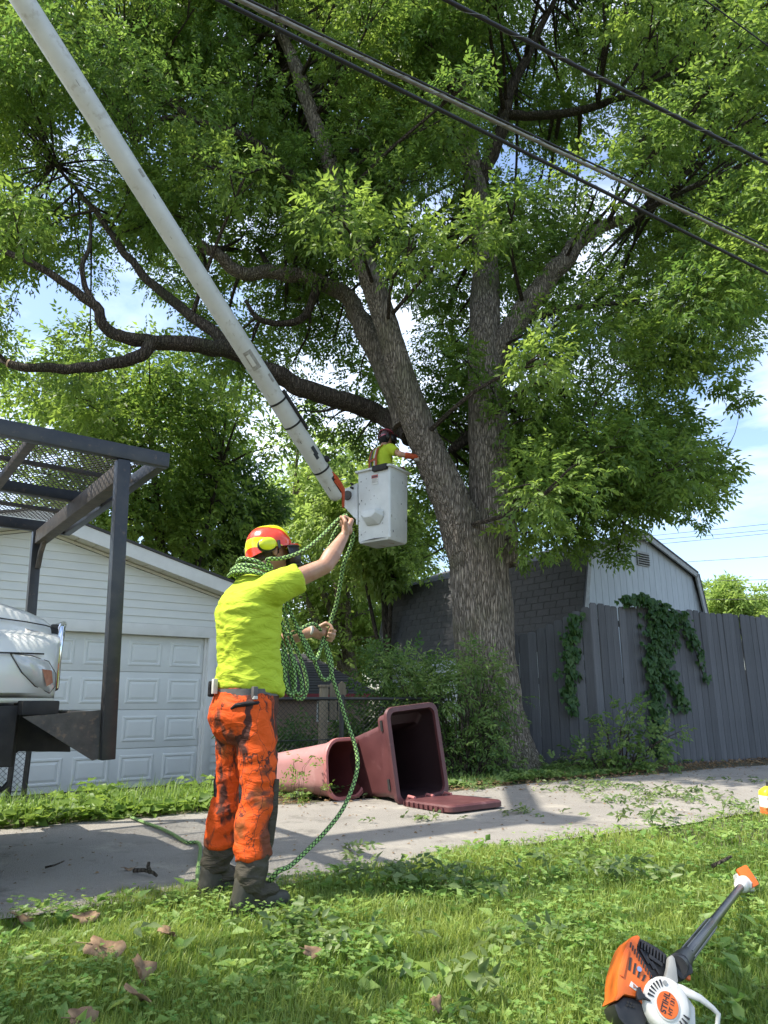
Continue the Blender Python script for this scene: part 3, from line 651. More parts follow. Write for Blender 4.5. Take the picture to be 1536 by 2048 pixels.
LIMB_PX = [q for q in LIMB_PX if not (900 < q[0] < 1000 and 560 < q[1] < 800) and not (600 < q[0] < 760 and 300 < q[1] < 560)]
def blob_ok(rng, px, py, Y, r):
    if not inpoly(px, py, CROWN): return False
    for lx, ly, lY in LIMB_PX:
        if abs(px-lx) < 55 and abs(py-ly) < 55 and Y-r*.6 < lY and rng.random() > (.03 if lx < 560 and ly > 440 else .3): return False
    for hx, hy, a, b in HOLES:
        if ((px-hx)/(a+18))**2+((py-hy)/(b+18))**2 < 1: return False
    bx, by = boomY(px, py)
    if abs(px-bx) < (r+.5)*FPX/Y+45 and py < 1010 and Y-r-.4 < by+.2: return False
    if 640 < px < 900 and 780 < py and Y-r < 10.9: return False
    if 690 < px < 1060 and py > 560 and Y-r < 10.9 and rng.random() > .10: return False
    return True
def blob_sprays(g, c, r, n, squash=.8):
    """spray origins in a lumpy ball and outward directions"""
    d = unit(g.normal(0, 1, (n, 3))); rad = r*g.uniform(.25, 1, n)**.6
    p = c+d*rad[:, None]*np.array([1, 1, squash]); return p, d+g.normal(0, .45, (n, 3))
def big_tree():
    rng = random.Random(21); g = np.random.default_rng(21)
    base = V(1.62, 10.45, 0); root = empty('maple_tree', base); tag(root, 'huge old maple with forked grey trunk and leafy crown filling the picture', 'tree')
    L3 = {}
    for k, pts in LIMB.items(): L3[k] = catmull([(atY(a, b, Y)-base, r) for a, b, Y, r in pts], 6)
    mb = MB()
    for k in ('trunk', 'right', 'left'): mb.tube([p for p, r in L3[k]], [r for p, r in L3[k]], 30)
    for k in range(7):
        a = k*.9+.3; mb.tube([V(.12*math.cos(a), .12*math.sin(a), .8), V(.36*math.cos(a), .36*math.sin(a), .2), V(.66*math.cos(a), .66*math.sin(a), -.1)], [.2, .15, .06], 10)
    me = remeshed(mb, .026, 4, 'trunk')
    def rid(p):
        an = math.atan2(p.y, p.x); q = Vector((p.x*9, p.y*9, p.z*1.1)); f = 1 if p.z < 3.4 else max(.25, 1-(p.z-3.4)*.4)
        return f*(.055*abs(mnoise.noise(q))+.022*mnoise.noise(q*2.3))+.03*mnoise.noise(p*1.4)-.012
    displace(me, rid); obj('trunk', me, 'bark_grey', root, True, angle=70)
    for k, pts in L3.items():
        if k in ('trunk', 'right', 'left'): continue
        P = [p+V(*(mnoise.noise((p.x*2, p.y*2, i*.3+q)) for q in (0, 5, 9)))*min(.06, r*.5) for i, (p, r) in enumerate(pts)]
        o = MB().tube(P, [r*(1+.12*mnoise.noise((i*.8, r*9, 2))) for i, (p, r) in enumerate(pts)], 12).build('limb', 'bark_limb' if k not in ('r_branch', 'back') else 'bark_grey', root, True)
        if k in ('back', 'low_down'):
            d = (P[-1]-P[-3]).normalized(); r = pts[-1][1]; MB().tube([P[-1]-d*.01, P[-1]+d*.012], r*.92, 16).build('cut_end', 'cut_wood', o)
    skel = [(p, r) for k, pts in L3.items() if k != 'trunk' for p, r in pts if p.z > 2.2]
    SK = np.array([p for p, r in skel])
    # clumps of foliage
    blobs = []; tries = 0
    while len(blobs) < 560 and tries < 60000:
        tries += 1; px, py = rng.uniform(-250, 1740), rng.uniform(-250, 1090); Y = rng.uniform(8.0, 13.6); r = rng.uniform(.38, .78)
        if px < 420 and rng.random() < .6: Y = rng.uniform(7.6, 11)
        if blob_ok(rng, px, py, Y, r): blobs.append((atY(px, py, Y)-base, r))
    tries = 0; n1 = len(blobs)
    while len(blobs) < n1+260 and tries < 30000:
        tries += 1; px, py = rng.uniform(-200, 1700), rng.uniform(-220, 1000); Y = rng.uniform(11.6, 14.5); r = rng.uniform(.45, .85)
        if inpoly(px, py, CROWN) and not (px < 700 and py > 700) and not (px < 520 and rng.random() < .6) and not any(((px-hx)/(a*.9))**2+((py-hy)/(b*.9))**2 < 1 for hx, hy, a, b in HOLES): blobs.append((atY(px, py, Y)-base, r))
    for _ in range(130): blobs.append((atY(rng.uniform(480, 1650), rng.uniform(-750, -180), rng.uniform(8.2, 13))-base, rng.uniform(.5, .85)))
    n1 = len(blobs); tries = 0
    while len(blobs) < n1+150 and tries < 20000:
        tries += 1; px, py, Y, r = rng.uniform(260, 1000), rng.uniform(-160, 460), rng.uniform(9, 12.8), rng.uniform(.4, .75)
        if blob_ok(rng, px, py, Y, r): blobs.append((atY(px, py, Y)-base, r))
    # drooping fringe on the right side and underside
    for (px, py, Y, r) in [(1440, 640, 10.6, .3), (1480, 690, 10.8, .22), (1400, 700, 10.4, .35), (1440, 760, 10.8, .22), (1335, 800, 10.4, .35), (1270, 850, 10.2, .4), (1360, 850, 10.5, .3), (1310, 900, 10.4, .32), (1400, 920, 10.6, .3), (1440, 945, 10.7, .22), (1420, 990, 10.7, .25), (1390, 1030, 10.7, .25), (1350, 970, 10.5, .3), (1240, 950, 10.3, .35), (1180, 1000, 10.4, .4), (1250, 1020, 10.4, .35), (1130, 1040, 10.6, .4), (1060, 1090, 10.9, .35), (1150, 1090, 10.9, .22), (1235, 1110, 11.0, .13), (1080, 1020, 10.4, .4), (1110, 930, 10.3, .4), (1200, 880, 10.2, .35), (1300, 1000, 10.4, .25), (1250, 1070, 10.9, .12),
                           (1480, 800, 11, .12), (930, 720, 9.8, .3), (980, 770, 9.9, .3), (900, 1040, 11.6, .5), (860, 1110, 11.8, .5), (840, 970, 12, .5), (700, 900, 11.8, .5), (660, 840, 11.6, .5), (720, 760, 11.7, .45), (870, 860, 11.7, .45), (890, 760, 11.6, .5), (600, 820, 11.5, .4)]:
        blobs.append((atY(px, py, Y)-base, r))
    parts = []; tw = MB()
    for c, r in blobs:
        ca = np.array(c); n = int(38+ (r/.6)**2*72)
        p, d = blob_sprays(g, ca, r, n); d = unit(d)+unit(np.array([c.x, c.y-.5, .3]))*.35
        z = np.clip(g.normal(.4, .2), 0, 1); tone = np.clip(z+g.normal(0, .18, n), 0, 1)
        ls = g.uniform(.75, 1.2); parts.append(sprays(g, p, d, .20*ls, 6, .105*ls, .0225*ls, .35, tone=tone))
        i = int(np.argmin(((SK-ca)**2).sum(1)+.6*np.maximum(SK[:, 2]-ca[2], 0))); s = Vector(SK[i]); ln = (c-s).length
        r0 = min(skel[i][1]*.6, .012+.012*ln)
        mid = s.lerp(c, .5)+V(rng.uniform(-.15, .15), rng.uniform(-.15, .15), .12*ln*rng.uniform(-.3, 1))*1.0
        q = catmull([(s, r0), (mid, r0*.7), (Vector(c), r0*.4)], 4); tw.tube([a for a, b in q], [b for a, b in q], 5, False)
        for _ in range(3):
            e = Vector(p[rng.randrange(n)].tolist()); tw.tube([Vector(c).lerp(mid, .3), Vector(c).lerp(e, .5)+V(0, 0, .05), e], [r0*.4, r0*.28, .003], 4, False)
    o = tw.build('twigs', 'bark_limb', root, True); o['kind'] = 'stuff'
    o = obj('crown', np_mesh('crown', *join(parts)), 'leaf_maple', root); o['kind'] = 'stuff'
big_tree()

def bg_tree(name, label, px, py, Y, rx, rz, nb, leaf, ll, seed, ground=0., trunk_px=None, forks=3, sp=44, k=5, br=.32, ry=None, bark='bark_limb', shape=None):
    """a tree whose crown is centred on pixel (px,py) at world Y, half extents rx, rz in metres"""
    rng = random.Random(seed); g = np.random.default_rng(seed); c = atY(px, py, Y); tx = c.x if trunk_px is None else atY(trunk_px, 1400, Y).x
    base = V(tx, Y, ground); root = empty(name, base); tag(root, label, 'tree'); cc = c-base; ry = ry or rx
    r0 = max(.10, rz*.055); top = V(cc.x*.9, 0, cc.z+rz*.3)
    q = catmull([(V(0, 0, -.1), r0*1.35), (V(.02, 0, cc.z*.3), r0), (V(cc.x*.4, .1, cc.z*.65), r0*.8), (top, r0*.25)], 6)
    MB().tube([a for a, b in q], [b for a, b in q], 12).build('trunk', bark, root, True); limbs = [a for a, b in q[6:]]
    for i in range(forks):
        s = q[5+i*2][0]; an = rng.uniform(0, 6.28); e = cc+V(math.cos(an)*rx*.6, math.sin(an)*ry*.5, rng.uniform(-.2, .5)*rz); m = s.lerp(e, .5)+V(0, 0, -.1*rz)
        z = catmull([(s, r0*.6), (m, r0*.45), (e, r0*.12)], 5); MB().tube([a for a, b in z], [b for a, b in z], 9).build('limb', bark, root, True); limbs += [a for a, b in z]
    SK = np.array(limbs); parts = []; tw = MB()
    for _ in range(nb):
        d = unit(g.normal(0, 1, 3)); rr = g.uniform(.15, 1)**.45; b = np.array(cc)+d*rr*np.array([rx, ry, rz])*(1+.15*g.normal()); r = br*min(rx, rz)*g.uniform(.55, 1.15)
        if b[2] < .4: continue
        n = sp; p, dd = blob_sprays(g, b, r, n, .75); tone = np.clip(g.normal(.45, .2)+g.normal(0, .18, n), 0, 1)
        parts.append(sprays(g, p, unit(dd)+d*.3, ll*1.6, k, ll, ll*.24, .3, tone=tone))
        i = int(np.argmin(((SK-b)**2).sum(1))); s = Vector(SK[i]); e = Vector(b.tolist()); tw.tube([s, s.lerp(e, .5)+V(0, 0, .1), e], [r0*.25, r0*.15, r0*.05], 5, False)
    o = tw.build('twigs', bark, root, True); o['kind'] = 'stuff'
    o = obj('crown', np_mesh('crown', *join(parts)), leaf, root); o['kind'] = 'stuff'
bg_tree('shade_tree', 'bright green tree rising behind the white garage roof', 285, 905, 16.5, 3.2, 2.8, 125, 'leaf_maple', .16, 31, trunk_px=330, sp=52)
bg_tree('shade_tree', 'darker tree behind the right end of the garage roof', 440, 1030, 19, 1.75, 2.1, 60, 'leaf_dark', .17, 32, trunk_px=450, sp=52)
bg_tree('shade_tree', 'pale green tree beyond the low house behind the raised arm', 655, 1110, 25, 3.2, 4.2, 120, 'leaf_pale', .22, 33, trunk_px=700, sp=46, bark='bark_grey')
bg_tree('shade_tree', 'leafy tree behind the bucket left of the big trunk', 760, 1060, 17.5, 1.15, 1.7, 50, 'leaf_pale', .19, 34, trunk_px=775, sp=48)
bg_tree('shade_tree', 'low tree over the dark house roof behind the hanging rope', 705, 1270, 27, 2.1, 1.6, 46, 'leaf_pale', .19, 38, trunk_px=725, sp=44)
bg_tree('shade_tree', 'small pale tree in the distance above the right end of the fence', 1478, 1215, 62, 2.6, 2.3, 60, 'leaf_pale', .42, 35, sp=40)
bg_tree('shade_tree', 'low distant tree at the right edge just above the fence', 1560, 1232, 70, 3.2, 1.3, 30, 'leaf_pale', .45, 36, sp=36)
# tree on the lawn behind the camera, whose crown shades the near grass
def yard_tree():
    g = np.random.default_rng(40); base = V(-6.2, -1.6, 0); root = empty('yard_tree', base); tag(root, 'tree on the lawn to the left behind the viewer', 'tree')
    q = catmull([(V(0, 0, -.1), .3), (V(.1, .1, 2), .22), (V(.6, .6, 4), .17), (V(1.6, 1.4, 5.6), .08)], 6); MB().tube([a for a, b in q], [b for a, b in q], 12).build('trunk', 'bark_grey', root, True)
    parts = []
    for k in range(84):
        c = np.array([g.uniform(-6.4, -1.2), g.uniform(-1.2, 1.8), g.uniform(4.6, 6.4)])-np.array(base); n = 42
        p, d = blob_sprays(g, c, g.uniform(.3, .6), n); parts.append(sprays(g, p, d, .22, 6, .12, .026, .3))
    for k in range(4):
        e = base*0+V(1.2+k*1.2, 2.4-.3*k, 5.4); MB().tube([q[12][0], q[12][0].lerp(e, .5)+V(0, 0, .2), e], [.09, .06, .02], 8).build('limb', 'bark_limb', root, True)
    o = obj('crown', np_mesh('crown', *join(parts)), 'leaf_maple', root); o['kind'] = 'stuff'
yard_tree()

# ------------------------------------------------------------------ shrubs, vines, weeds
mat('stem_green', (.12, .16, .05), (.18, .17, .08), 9, .7)
def shrub(name, label, cat, pos, blobs, leaf, ll, lw, sp, seed, k=6, droop=.3, stems=.012):
    """blobs: (dx,dy,z,r) round pos"""
    g = np.random.default_rng(seed); rng = random.Random(seed); root = empty(name, pos); tag(root, label, cat); parts = []; st = MB()
    for (x, y, z, r) in blobs:
        n = int(sp*(r/.3)**2); p, d = blob_sprays(g, np.array([x, y, z]), r, n, .9); p[:, 2] = np.maximum(p[:, 2], .02)
        tone = np.clip(g.normal(.45, .2)+g.normal(0, .2, n), 0, 1); parts.append(sprays(g, p, d+np.array([0, -.1, .25]), ll*2.2, k, ll, lw, droop, tone=tone))
        for _ in range(2):
            e = Vector(p[rng.randrange(n)].tolist()); b = V(x*.35+rng.uniform(-.08, .08), y*.35, -.03); st.tube([b, b.lerp(e, .5)+V(rng.uniform(-.05, .05), 0, .12), e], [stems, stems*.7, .002], 5, False)
    st.build('stems', 'bark_limb', root, True)['kind'] = 'stuff'
    obj('foliage', np_mesh('foliage', *join(parts)), leaf, root)['kind'] = 'stuff'
rg = random.Random(77)
def cloud(n, x0, x1, y0, y1, zf, r0, r1): 
    o = []
    for _ in range(n):
        x = rg.uniform(x0, x1); z = rg.uniform(.05, 1)*zf(x); o.append((x, rg.uniform(y0, y1), z, rg.uniform(r0, r1)))
    return o
shrub('shrub', 'dense leafy shrub in front of the big trunk beside the maroon bin', 'shrub', V(.95, 9.45, 0), cloud(60, -.8, .66, -.2, .45, lambda x: 1.35 if x < -.1 else 1.5-.8*max(0, x-.25), .14, .28), 'leaf_shrub', .075, .014, 46, 51, droop=.35)
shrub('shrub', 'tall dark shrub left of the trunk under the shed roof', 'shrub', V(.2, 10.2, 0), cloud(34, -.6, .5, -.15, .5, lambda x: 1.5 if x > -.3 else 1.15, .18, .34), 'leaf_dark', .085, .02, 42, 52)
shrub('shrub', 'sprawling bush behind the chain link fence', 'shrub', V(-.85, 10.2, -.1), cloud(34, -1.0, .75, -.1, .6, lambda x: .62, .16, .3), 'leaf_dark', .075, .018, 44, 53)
shrub('shrub', 'low bramble at the foot of the grey fence between the two vines', 'shrub', V(3.0, 10.05, 0), [(-.25, .05, .2, .22), (-.5, -.1, .12, .18), (.1, .1, .35, .24), (.35, .0, .5, .22), (.45, .15, .78, .2), (.1, .12, .72, .16), (.65, .05, .35, .22), (.85, .1, .45, .16), (-.1, -.2, .1, .2), (.3, -.25, .1, .18), (.62, -.1, .12, .2), (-.75, -.12, .1, .16), (.6, .2, .6, .14), (1.0, .18, .55, .12)], 'leaf_shrub', .07, .022, 44, 54)
shrub('weed_plant', 'tall drooping weed against the right side of the garage door', 'plant', atZ(447, 1590, 0)*1.0+V(0, 1.1, -.1), [(0, 0, .3, .12), (.02, 0, .55, .13), (-.05, 0, .75, .12), (.05, .02, .92, .1), (-.12, 0, .6, .1), (.08, 0, .4, .12), (0, 0, .12, .14)], 'leaf_weed', .085, .011, 60, 55, droop=.7, stems=.004)
shrub('weed_plant', 'feathery weed growing in front of the pink bin', 'plant', V(-.78, 7.0, 0), [(0, 0, .12, .1), (.06, 0, .3, .1), (-.05, 0, .4, .07), (.1, 0, .42, .06), (-.1, 0, .1, .1), (.2, .02, .07, .1)], 'leaf_weed', .045, .009, 70, 56, droop=.2, stems=.002)
def vine(label, pts, seed, dens):
    """leaves on the face of the fence: pts (px,py,spread in metres)"""
    g = np.random.default_rng(seed); nrm = V(FD.y, -FD.x, 0)
    def onfence(px, py):
        r = _ray(px, py); e = V(0, 0, EYE); f = nrm if px > 1178 else V(-.37, -.93, 0); t = (FC+f*.02-e).dot(f)/r.dot(f); return e+r*t
    P = [(onfence(a, b), s) for a, b, s in pts]; base = P[-1][0].copy(); base.z = 0; root = empty('climbing_vine', base); tag(root, label, 'vine')
    C = []; tone = []
    for (a, s0), (b, s1) in zip(P[:-1], P[1:]):
        n = int(dens*(a-b).length*(s0+s1)); t = g.uniform(0, 1, n)[:, None]; c = np.array(a)*(1-t)+np.array(b)*t; s = (s0*(1-t)+s1*t)
        c = c+np.array(FD)*g.normal(0, .5, (n, 1))*s+np.array(nrm)*g.uniform(0, .12, (n, 1))+np.array([0, 0, 1])*g.normal(0, .04, (n, 1)); C.append(c)
    C = np.concatenate(C)-np.array(base); n = len(C)
    d = np.array([0, 0, -1.])+np.array(FD)*g.normal(0, .6, (n, 1))+np.array(nrm)*g.uniform(.1, .7, (n, 1)); nr = np.array(nrm)+np.array([0, 0, .8])+g.normal(0, .35, (n, 3)); sz = g.uniform(.05, .14, n)
    pr = [leaves(C, d, nr, sz, sz*.36, .1, np.clip(g.normal(.45, .28, n), 0, 1))]
    for s in (-1, 1): pr.append(leaves(C, d+np.array(FD)*s*.9, nr, sz*.75, sz*.28, .1, np.clip(g.normal(.45, .28, n), 0, 1)))
    obj('leaves', np_mesh('leaves', *join(pr)), 'leaf_vine', root)['kind'] = 'stuff'
    MB().tube([p+nrm*.015-base for p, s in P], [.008]*len(P), 6).build('stem', 'bark_limb', root, True)
vine('narrow leafy vine hanging at the bend of the grey fence', [(1150, 1228, .12), (1140, 1270, .2), (1138, 1330, .22), (1132, 1380, .17), (1140, 1420, .08)], 61, 560)
vine('larger vine spilling over the fence top and trailing to the ground', [(1235, 1198, .08), (1280, 1196, .12), (1315, 1215, .3), (1320, 1260, .34), (1312, 1310, .3), (1310, 1370, .16), (1306, 1430, .13), (1312, 1490, .12), (1318, 1512, .05)], 62, 600)
vine('thin trailing vine runner right of the larger vine on the fence', [(1345, 1225, .18), (1368, 1250, .16), (1385, 1290, .08), (1398, 1330, .05), (1408, 1360, .03)], 63, 520)
vine('sparse vine tendrils dangling lower right of the larger vine', [(1330, 1340, .14), (1350, 1390, .12), (1365, 1420, .08)], 64, 500)
def weed_strip(name, label, u0, u1, n0, n1, cnt, hmax, seed, big=.11, leaf='leaf_weed', gr=2500, xlim=None):
    g = np.random.default_rng(seed); u = g.uniform(u0, u1, cnt); n = n0+(n1-n0)*g.uniform(0, 1, cnt)**1.3
    x = .8434*u-.5373*n; y = .5373*u+.8434*n; z = gz(x, y)
    if xlim is not None: ok = xlim(x, y); x, y, z, u, n = x[ok], y[ok], z[ok], u[ok], n[ok]
    pat = np.array([mnoise.noise((float(a)*1.3, float(b)*1.3, seed)) for a, b in zip(x, y)]); cnt = len(x)
    parts = []; h = hmax*np.clip(.5+1.1*pat, .12, 1.4)*g.uniform(.3, 1, cnt)
    for j in range(3):
        a = g.uniform(0, 6.28, cnt); d = np.stack([np.cos(a), np.sin(a), g.uniform(-.2, .5, cnt)], 1); sz = big*g.uniform(.4, 1.1, cnt)
        b = np.stack([x, y, z+h*g.uniform(.5, 1, cnt)], 1); parts.append(leaves(b, d, np.stack([0*a, 0*a-.3, 1+0*a], 1)+g.normal(0, .3, (cnt, 3)), sz, sz*g.uniform(.25, .42, cnt), .2, np.clip(g.normal(.5, .28, cnt), 0, 1)))
    u = g.uniform(u0, u1, gr); n = g.uniform(n0, n1, gr); x = .8434*u-.5373*n; y = .5373*u+.8434*n
    if xlim is not None: ok = xlim(x, y); x, y = x[ok], y[ok]
    parts.append(blades(g, x, y, gz(x, y), hmax*g.uniform(.5, 1.3, len(x)), .004*g.uniform(.5, 1.4, len(x)), 1.2))
    me = np_mesh(name, *join(parts)); tag(obj(name, me, leaf), label, 'weeds', kind='stuff')
weed_strip('weeds', 'broad leaved weeds between the alley and the garage door', -4.5, 2.7, N1-.02, N1+1.3, 2300, .26, 71, .12, gr=4200)
weed_strip('weeds', 'low weeds and ground cover around the bins and tree foot', 3.2, 8.6, N1+.25, N1+1.5, 2100, .12, 72, .085, 'leaf_shrub', 1800)
weed_strip('weeds', 'clump of broad leaves at the fence foot along the alley', 8.15, 8.95, N1+.62, N1+.95, 90, .16, 73, .16, 'leaf_weed', 60)
weed_strip('weeds', 'sparse weeds growing along the foot of the fence at right', 9.0, 13.5, N1+.75, N1+1.0, 260, .10, 74, .08, 'leaf_shrub', 300)
def leaf_litter():
    g = np.random.default_rng(80); n = 3800; u = g.uniform(2.5, 14, n); k = N1+g.normal(.45, .3, n); x = .8434*u-.5373*k; y = .5373*u+.8434*k
    a = g.uniform(0, 6.28, n); d = np.stack([np.cos(a), np.sin(a), g.uniform(-.1, .3, n)], 1); sz = g.uniform(.02, .06, n)
    p1 = leaves(np.stack([x, y, gz(x, y)+g.uniform(.0, .02, n)+.006], 1), d, np.stack([0*a, 0*a, 1+0*a], 1)+g.normal(0, .35, (n, 3)), sz, sz*.3, .2, g.uniform(0, 1, n))
    m = 900; u = g.uniform(-3, 11, m); k = N0+(N1-N0)*g.uniform(0, 1, m)**1.0; x2 = .8434*u-.5373*k; y2 = .5373*u+.8434*k; a = g.uniform(0, 6.28, m); d = np.stack([np.cos(a), np.sin(a), g.uniform(-.05, .2, m)], 1); sz = g.uniform(.012, .035, m)
    p2 = leaves(np.stack([x2, y2, .010+0*a], 1), d, np.stack([0*a, 0*a, 1+0*a], 1)+g.normal(0, .25, (m, 3)), sz, sz*.3, .15, g.uniform(0, .6, m))
    tag(obj('leaf_litter', np_mesh('leaf_litter', *join([p1, p2])), 'litter'), 'dry brown leaf litter along the far edge of the alley', 'leaf litter', kind='stuff')
    parts = []
    for (px, py, s, cnt) in [(1320, 1592, .2, 26), (1380, 1582, .16, 16), (1240, 1575, .3, 34), (1180, 1568, .22, 26), (1430, 1600, .2, 18), (1290, 1602, .15, 16), (1200, 1600, .15, 8), (1130, 1580, .2, 12), (830, 1635, .12, 10), (950, 1575, .12, 14), (760, 1590, .08, 8), (1060, 1625, .1, 10), (700, 1690, .06, 4), (690, 1710, .05, 3), (1500, 1560, .25, 10)]:
        c = atZ(px, py, .02); x = c.x+g.normal(0, s, cnt); y = c.y+g.normal(0, s*.7, cnt); b = np.stack([x, y, g.uniform(.012, .05, cnt)], 1)
        parts.append(sprays(g, b, np.stack([g.normal(0, 1, cnt), g.normal(0, 1, cnt), 0*x+.12], 1), .10, 5, .06, .013, .1))
    for (px, py, s, cnt) in [(800, 1740, .10, 12), (860, 1755, .14, 14), (740, 1765, .08, 8), (920, 1770, .1, 10), (1280, 1640, .1, 12), (1310, 1625, .08, 14), (1330, 1650, .08, 10), (1230, 1740, .12, 10), (1290, 1750, .1, 12), (1180, 1745, .1, 8), (1450, 1620, .1, 10), (1110, 1710, .06, 6), (540, 1840, .08, 8), (600, 1860, .12, 8), (880, 1960, .1, 8), (1000, 1900, .15, 8), (1060, 1880, .1, 5), (660, 1880, .1, 8), (220, 1900, .1, 5)]:
        c = atZ(px, py, .05); x = c.x+g.normal(0, s, cnt); y = c.y+g.normal(0, s*.7, cnt); b = np.stack([x, y, g.uniform(.05, .10, cnt)], 1)
        parts.append(sprays(g, b, np.stack([g.normal(0, 1, cnt), g.normal(0, 1, cnt), 0*x+.2], 1), .08, 4, .06, .014, .12))
    tag(obj('leafy_clippings', np_mesh('leafy_clippings', *join(parts)), 'cut_leaf'), 'freshly cut leafy clippings scattered over lawn and alley', 'clippings', kind='stuff')
leaf_litter()
# ------------------------------------------------------------------ bucket truck with brush canopy
mat('truck_white', (.72, .73, .70), (.67, .68, .65), 3, .28, dirt=(.48, .45, .36), dp=(.66, .8), dscale=7, coat=.4)
mat('steel_blue_black', (.022, .026, .032), (.045, .045, .045), 9, .38, dirt=(.13, .09, .065), dp=(.6, .74), dscale=26, bs=.15, bscale=80, metal=.1)
mat('steel_dirty', (.05, .046, .042), (.09, .08, .07), 14, .6, dirt=(.17, .12, .085), dp=(.56, .72), dscale=30, bs=.3, bscale=70)
mat('chassis_black', (.012, .012, .012), (.03, .027, .025), 12, .7)
mat('rubber', (.02, .02, .02), (.04, .038, .035), 12, .85, bs=.2)
mat('chrome', (.75, .76, .78), rough=.07, metal=1)
mat('lamp_lens', (.62, .64, .64), (.5, .51, .5), 14, .12, spec=.8, coat=.6)
mat('lamp_amber', (.36, .13, .08), (.45, .2, .12), 40, .2)
mat('window_glass', (.02, .025, .03), rough=.05)
mat('fiberglass', (.66, .675, .65), (.57, .58, .55), 2.2, .42, stretch=(1, 1, 1), dirt=(.36, .34, .28), dp=(.56, .74), dscale=7)
mat('bucket_white', (.70, .72, .71), (.60, .62, .61), 4, .5, dirt=(.20, .205, .20), dp=(.655, .69), dscale=26)
mat('decal_grey', (.26, .25, .22), (.40, .39, .35), 30, .6)
mat('decal_dark', (.03, .035, .045), rough=.5)
mat('decal_red', (.42, .10, .09), rough=.5)
mat('decal_white', (.66, .66, .62), rough=.5)
mat('hose_orange', (.62, .10, .03), (.5, .07, .02), 20, .45)
TR = V(-1.341, 4.092, 0)
def truck():
    g = empty('bucket_truck', TR, R(36.87)); tag(g, 'white bucket truck with black brush canopy and long white boom', 'truck')
    W = 2.29; Z = 2.335; dk = 'steel_blue_black'
    def bar(n, a, b, w_, h, m=dk): return MB().bar(a, b, w_, h).build(n, m, g, bevel=.006)
    bar('canopy_rail', (-2.7, 0, Z), (.03, 0, Z), .055, .09)
    bar('canopy_rail', (-2.7, W, Z), (.0, W, Z), .055, .09)
    bar('canopy_rail', (.0, .03, Z-.002), (0, W+.02, Z-.002), .055, .086)
    bar('canopy_rail', (-2.7, .03, Z-.002), (-2.7, W-.03, Z-.002), .055, .086)
    bar('canopy_rail', (-2.67, W*.52, Z+.005), (-.03, W*.52, Z+.005), .07, .075)
    for y in (.27, .77): bar('canopy_slat', (-2.67, W*y, Z+.025), (-.03, W*y, Z+.025), .028, .03, 'steel_dirty')
    for x in (-.72, -1.35, -2.0): bar('canopy_crossbar', (x, .03, Z-.012), (x, W-.03, Z-.012), .05, .05, 'steel_dirty')
    bar('post_beam', (-.21, .05, Z-.105), (-.21, W-.04, Z-.105), .085, .115, 'steel_dirty')
    for y in (.015, W-.02):
        bar('canopy_post', (-.165, y, .62), (-.235, y, Z-.047), .074, .074)
    MB().tube([(-.205, W-.06, Z-.36), (-.205, W-.10, Z-.24), (-.205, W-.2, Z-.15)], .022, 8).build('gusset', 'steel_dirty', g, True)
    # expanded metal
    m = MB(); k = -W*.55; x0, x1 = -2.66, -.04
    sp = .036
    kk = x0-W*.5
    while kk < x1+W*.5:
        for s in (1, -1):
            p = []
            for yy in (.03, W-.03):
                p.append((kk+s*(yy-W/2)*.5, yy))
            (xa, ya), (xb, yb) = p
            def clip(xa, ya, xb, yb):
                t0, t1 = 0., 1.; dx = xb-xa
                if abs(dx) < 1e-6: return None
                for lim, sg in ((x0, 1), (x1, -1)):
                    t = (lim-xa)/dx
                    if (dx*sg) > 0: t0 = max(t0, t)
                    else: t1 = min(t1, t)
                return (t0, t1) if t1 > t0+.01 else None
            c = clip(xa, ya, xb, yb)
            if c: 
                A = V(xa+(xb-xa)*c[0], ya+(yb-ya)*c[0], Z+.052+.002*s); B = V(xa+(xb-xa)*c[1], ya+(yb-ya)*c[1], Z+.052+.002*s); m.bar(A, B, .006, .0035)
        kk += sp
    m.build('mesh_screen', 'steel_dirty', g)['kind'] = 'stuff'
    # bumper: gusset plates, beam, step block
    for y, n in ((.02, .014), (W-.034, .014)):
        MB().prism([(-.60, .845), (-.22, .875), (-.205, .625), (-.235, .618)], n, o=(0, y, 0)).build('bumper_gusset', 'steel_dirty', g)
    bar('bumper_beam', (-.31, .04, .80), (-.31, W-.04, .80), .12, .14, 'steel_dirty')
    MB().bbox((-.60, .06, .852), (-.42, .3, .925)).build('step_block', 'chassis_black', g, bevel=.01)
    MB().bbox((-.52, W-.3, .852), (-.33, W-.06, .925)).build('step_block', 'chassis_black', g, bevel=.01)
    MB().add([(-.40, .06, .86), (-.40, W-.06, .86), (-.40, W-.06, .62), (-.40, .06, .62), (-.85, .2, .86), (-.85, W-.2, .86), (-.85, W-.2, .55), (-.85, .2, .55)], [(0, 1, 2, 3), (7, 6, 5, 4), (0, 3, 7, 4), (1, 5, 6, 2), (3, 2, 6, 7), (0, 4, 5, 1)])
    mb = MB(); mb.bbox((-7.2, .78, .62), (-.5, .90, .86)); mb.bbox((-7.2, 1.4, .62), (-.5, 1.52, .86)); mb.bbox((-1.0, .35, .58), (-.55, 1.95, .90)); mb.build('frame', 'chassis_black', g, bevel=.01)
    mb = MB(); mb.tube([(-1.28, .15, .5), (-1.28, 2.1, .5)], .07, 12); mb.ell((-1.28, 1.15, .48), (.17, .2, .17)); mb.tube([(-.78, .32, .86), (-.78, .30, .55), (-.74, .28, .48), (-.68, .28, .50)], .022, 8); mb.bbox((-.86, .3, .44), (-.76, .38, .6)); mb.bbox((-1.05, .25, .45), (-.9, .6, .9)); mb.build('axle', 'chassis_black', g, True)
